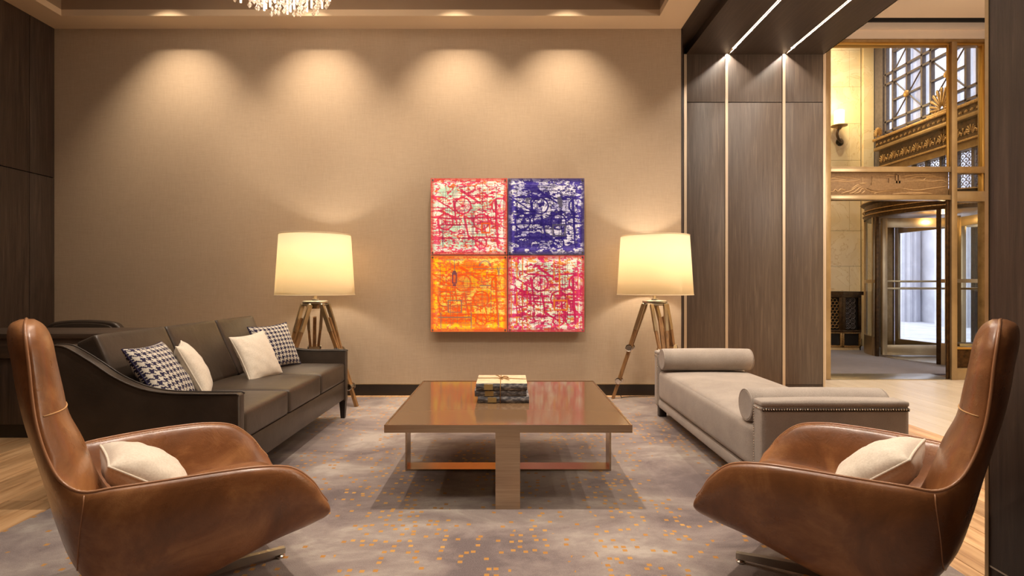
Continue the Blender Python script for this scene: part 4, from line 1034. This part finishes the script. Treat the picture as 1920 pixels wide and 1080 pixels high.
# ------------------------------------------------------------------ desk and chair behind the sofa
dk = empty('console_desk', (-3.6, 4.1, 0), 0, 'dark wood console desk against the left wall behind the sofa', 'desk')
bx('desk_top', (-.89, .90, -.27, .27, .715, .75), M['desk_wood'], dk, bev=.002)
bx('front_panel', (-.88, .88, -.26, -.24, .575, .713), M['desk_wood'], dk, bev=.002)
bx('lower_panel', (-.88, .88, -.245, -.225, .10, .570), M['dark_wood'], dk, bev=.002)
bx('plinth', (-.87, .87, -.22, .2, 0, .10), M['black'], dk)
for x in (-.88, .85): bx('side_panel', (x, x+.03, -.22, .25, .10, .715), M['dark_wood'], dk)
dc = empty('desk_chair', (zx(154, 4.55), 4.55, 0), 0, 'dark leather chair with rounded backrest tucked behind the desk', 'chair')
bw = .335
rr2 = [(-bw, .45), (-bw, .66), (-bw+.03, .745), (-bw+.11, .785), (0, .80), (bw-.11, .785), (bw-.03, .745), (bw, .66), (bw, .45)]
rc = [(p.x, p.z) for p in catmull([Vector((a, 0, b_)) for a, b_ in rr2], 5)]
bm = bmesh.new(); prism(bm, rc, 'Y', .0, .07); bmesh.ops.recalc_face_normals(bm, faces=bm.faces)
bmesh.ops.bevel(bm, geom=[e for e in bm.edges if abs(e.verts[0].co.y-e.verts[1].co.y) < 1e-6], offset=.02, segments=3, affect='EDGES', profile=.5); B('backrest', bm, M['bleather'], dc, True)
bm = bmesh.new(); prism(bm, [(x*.87, .45+(z-.45)*.93) for x, z in rc], 'Y', -.012, .02); bmesh.ops.recalc_face_normals(bm, faces=bm.faces)
bmesh.ops.bevel(bm, geom=[e for e in bm.edges if abs(e.verts[0].co.y-e.verts[1].co.y) < 1e-6 and e.verts[0].co.y < 0], offset=.01, segments=2, affect='EDGES', profile=.5); B('back_pad', bm, M['bleather'], dc, True)
o = B('seat', softbox(.6, .5, .12, .03, (0, 0, .02), 10), M['bleather'], dc, 'all'); o.location = (0, .02-.02, .40)
for x in (-.25, .25):
    for y in (-.18, .2): bm = bmesh.new(); tube(bm, [(x, y, .34), (x*1.05, y*1.1, 0)], [.016, .011], 10); B('leg', bm, M['black'], dc, 'all')

# ------------------------------------------------------------------ chandelier
hx, hy, hz = -1.76, 4.06, 3.30
ch = empty('chandelier', (hx, hy, hz), 0, 'round crystal chandelier with glowing glass rods hanging in the ceiling tray', 'chandelier')
bm = bmesh.new(); lathe(bm, [(0, .44), (.40, .44), (.41, .45), (.41, .47), (0, .47)], 48); B('frame_plate', bm, M['nickel'], ch, True)
bm = bmesh.new(); tube(bm, [(0, 0, .47), (0, 0, TZ-hz)], .02, 12); B('suspension', bm, M['nickel'], ch, 'all')
bm = bmesh.new(); tube(bm, [(0, 0, .44), (0, 0, .04)], .010, 8)
for z, rr3 in ((.0, .022), (-.03, .016)):
    pass
sm = bmesh.new()
def octa(bm, c, a, b_):
    P = [bm.verts.new(Vector(c)+Vector(v_)) for v_ in ((a, 0, 0), (0, a, 0), (-a, 0, 0), (0, -a, 0), (0, 0, b_), (0, 0, -b_))]
    for i in range(4): bm.faces.new((P[i], P[(i+1) % 4], P[4])); bm.faces.new((P[(i+1) % 4], P[i], P[5]))
bm.free()
for k in range(9): octa(sm, (.006*(-1)**k, 0, .40-.042*k), .016, .021)
octa(sm, (0, 0, .022), .017, .026)
sme = bpy.data.meshes.new('crystal_strand'); sm.to_mesh(sme); sm.free(); sme.materials.append(M['crystal'])
rm = bmesh.new(); tube(rm, [(0, 0, .42), (0, 0, .03)], .008, 8); rme = bpy.data.meshes.new('glass_rod'); rm.to_mesh(rme); rm.free(); rme.materials.append(M['rod'])
rg = random.Random(9)
for R, n_, dz in ((.405, 44, .0), (.35, 36, -.01), (.28, 28, -.015), (.20, 20, -.02), (.11, 10, -.02)):
    for k in range(n_):
        a = 2*PI*(k+rg.random()*.3)/n_
        link('glass_rod' if k % 3 == 0 else 'crystal_strand', rme if k % 3 == 0 else sme, None, ch, (R*math.cos(a), R*math.sin(a), dz+rg.uniform(-.012, .012)))
for k in range(5):
    a = 2*PI*k/5; bm = bmesh.new(); lathe(bm, [(0, .16), (.016, .17), (.02, .22), (.012, .27), (0, .28)], 12); o = B('bulb', bm, M['bulb'], ch, 'all'); o.location = (.23*math.cos(a), .23*math.sin(a), 0)
for k in range(5): light('POINT', (hx+.23*math.cos(k*1.257+.6), hy+.23*math.sin(k*1.257+.6), hz+.12), 6, WARM2, .03)
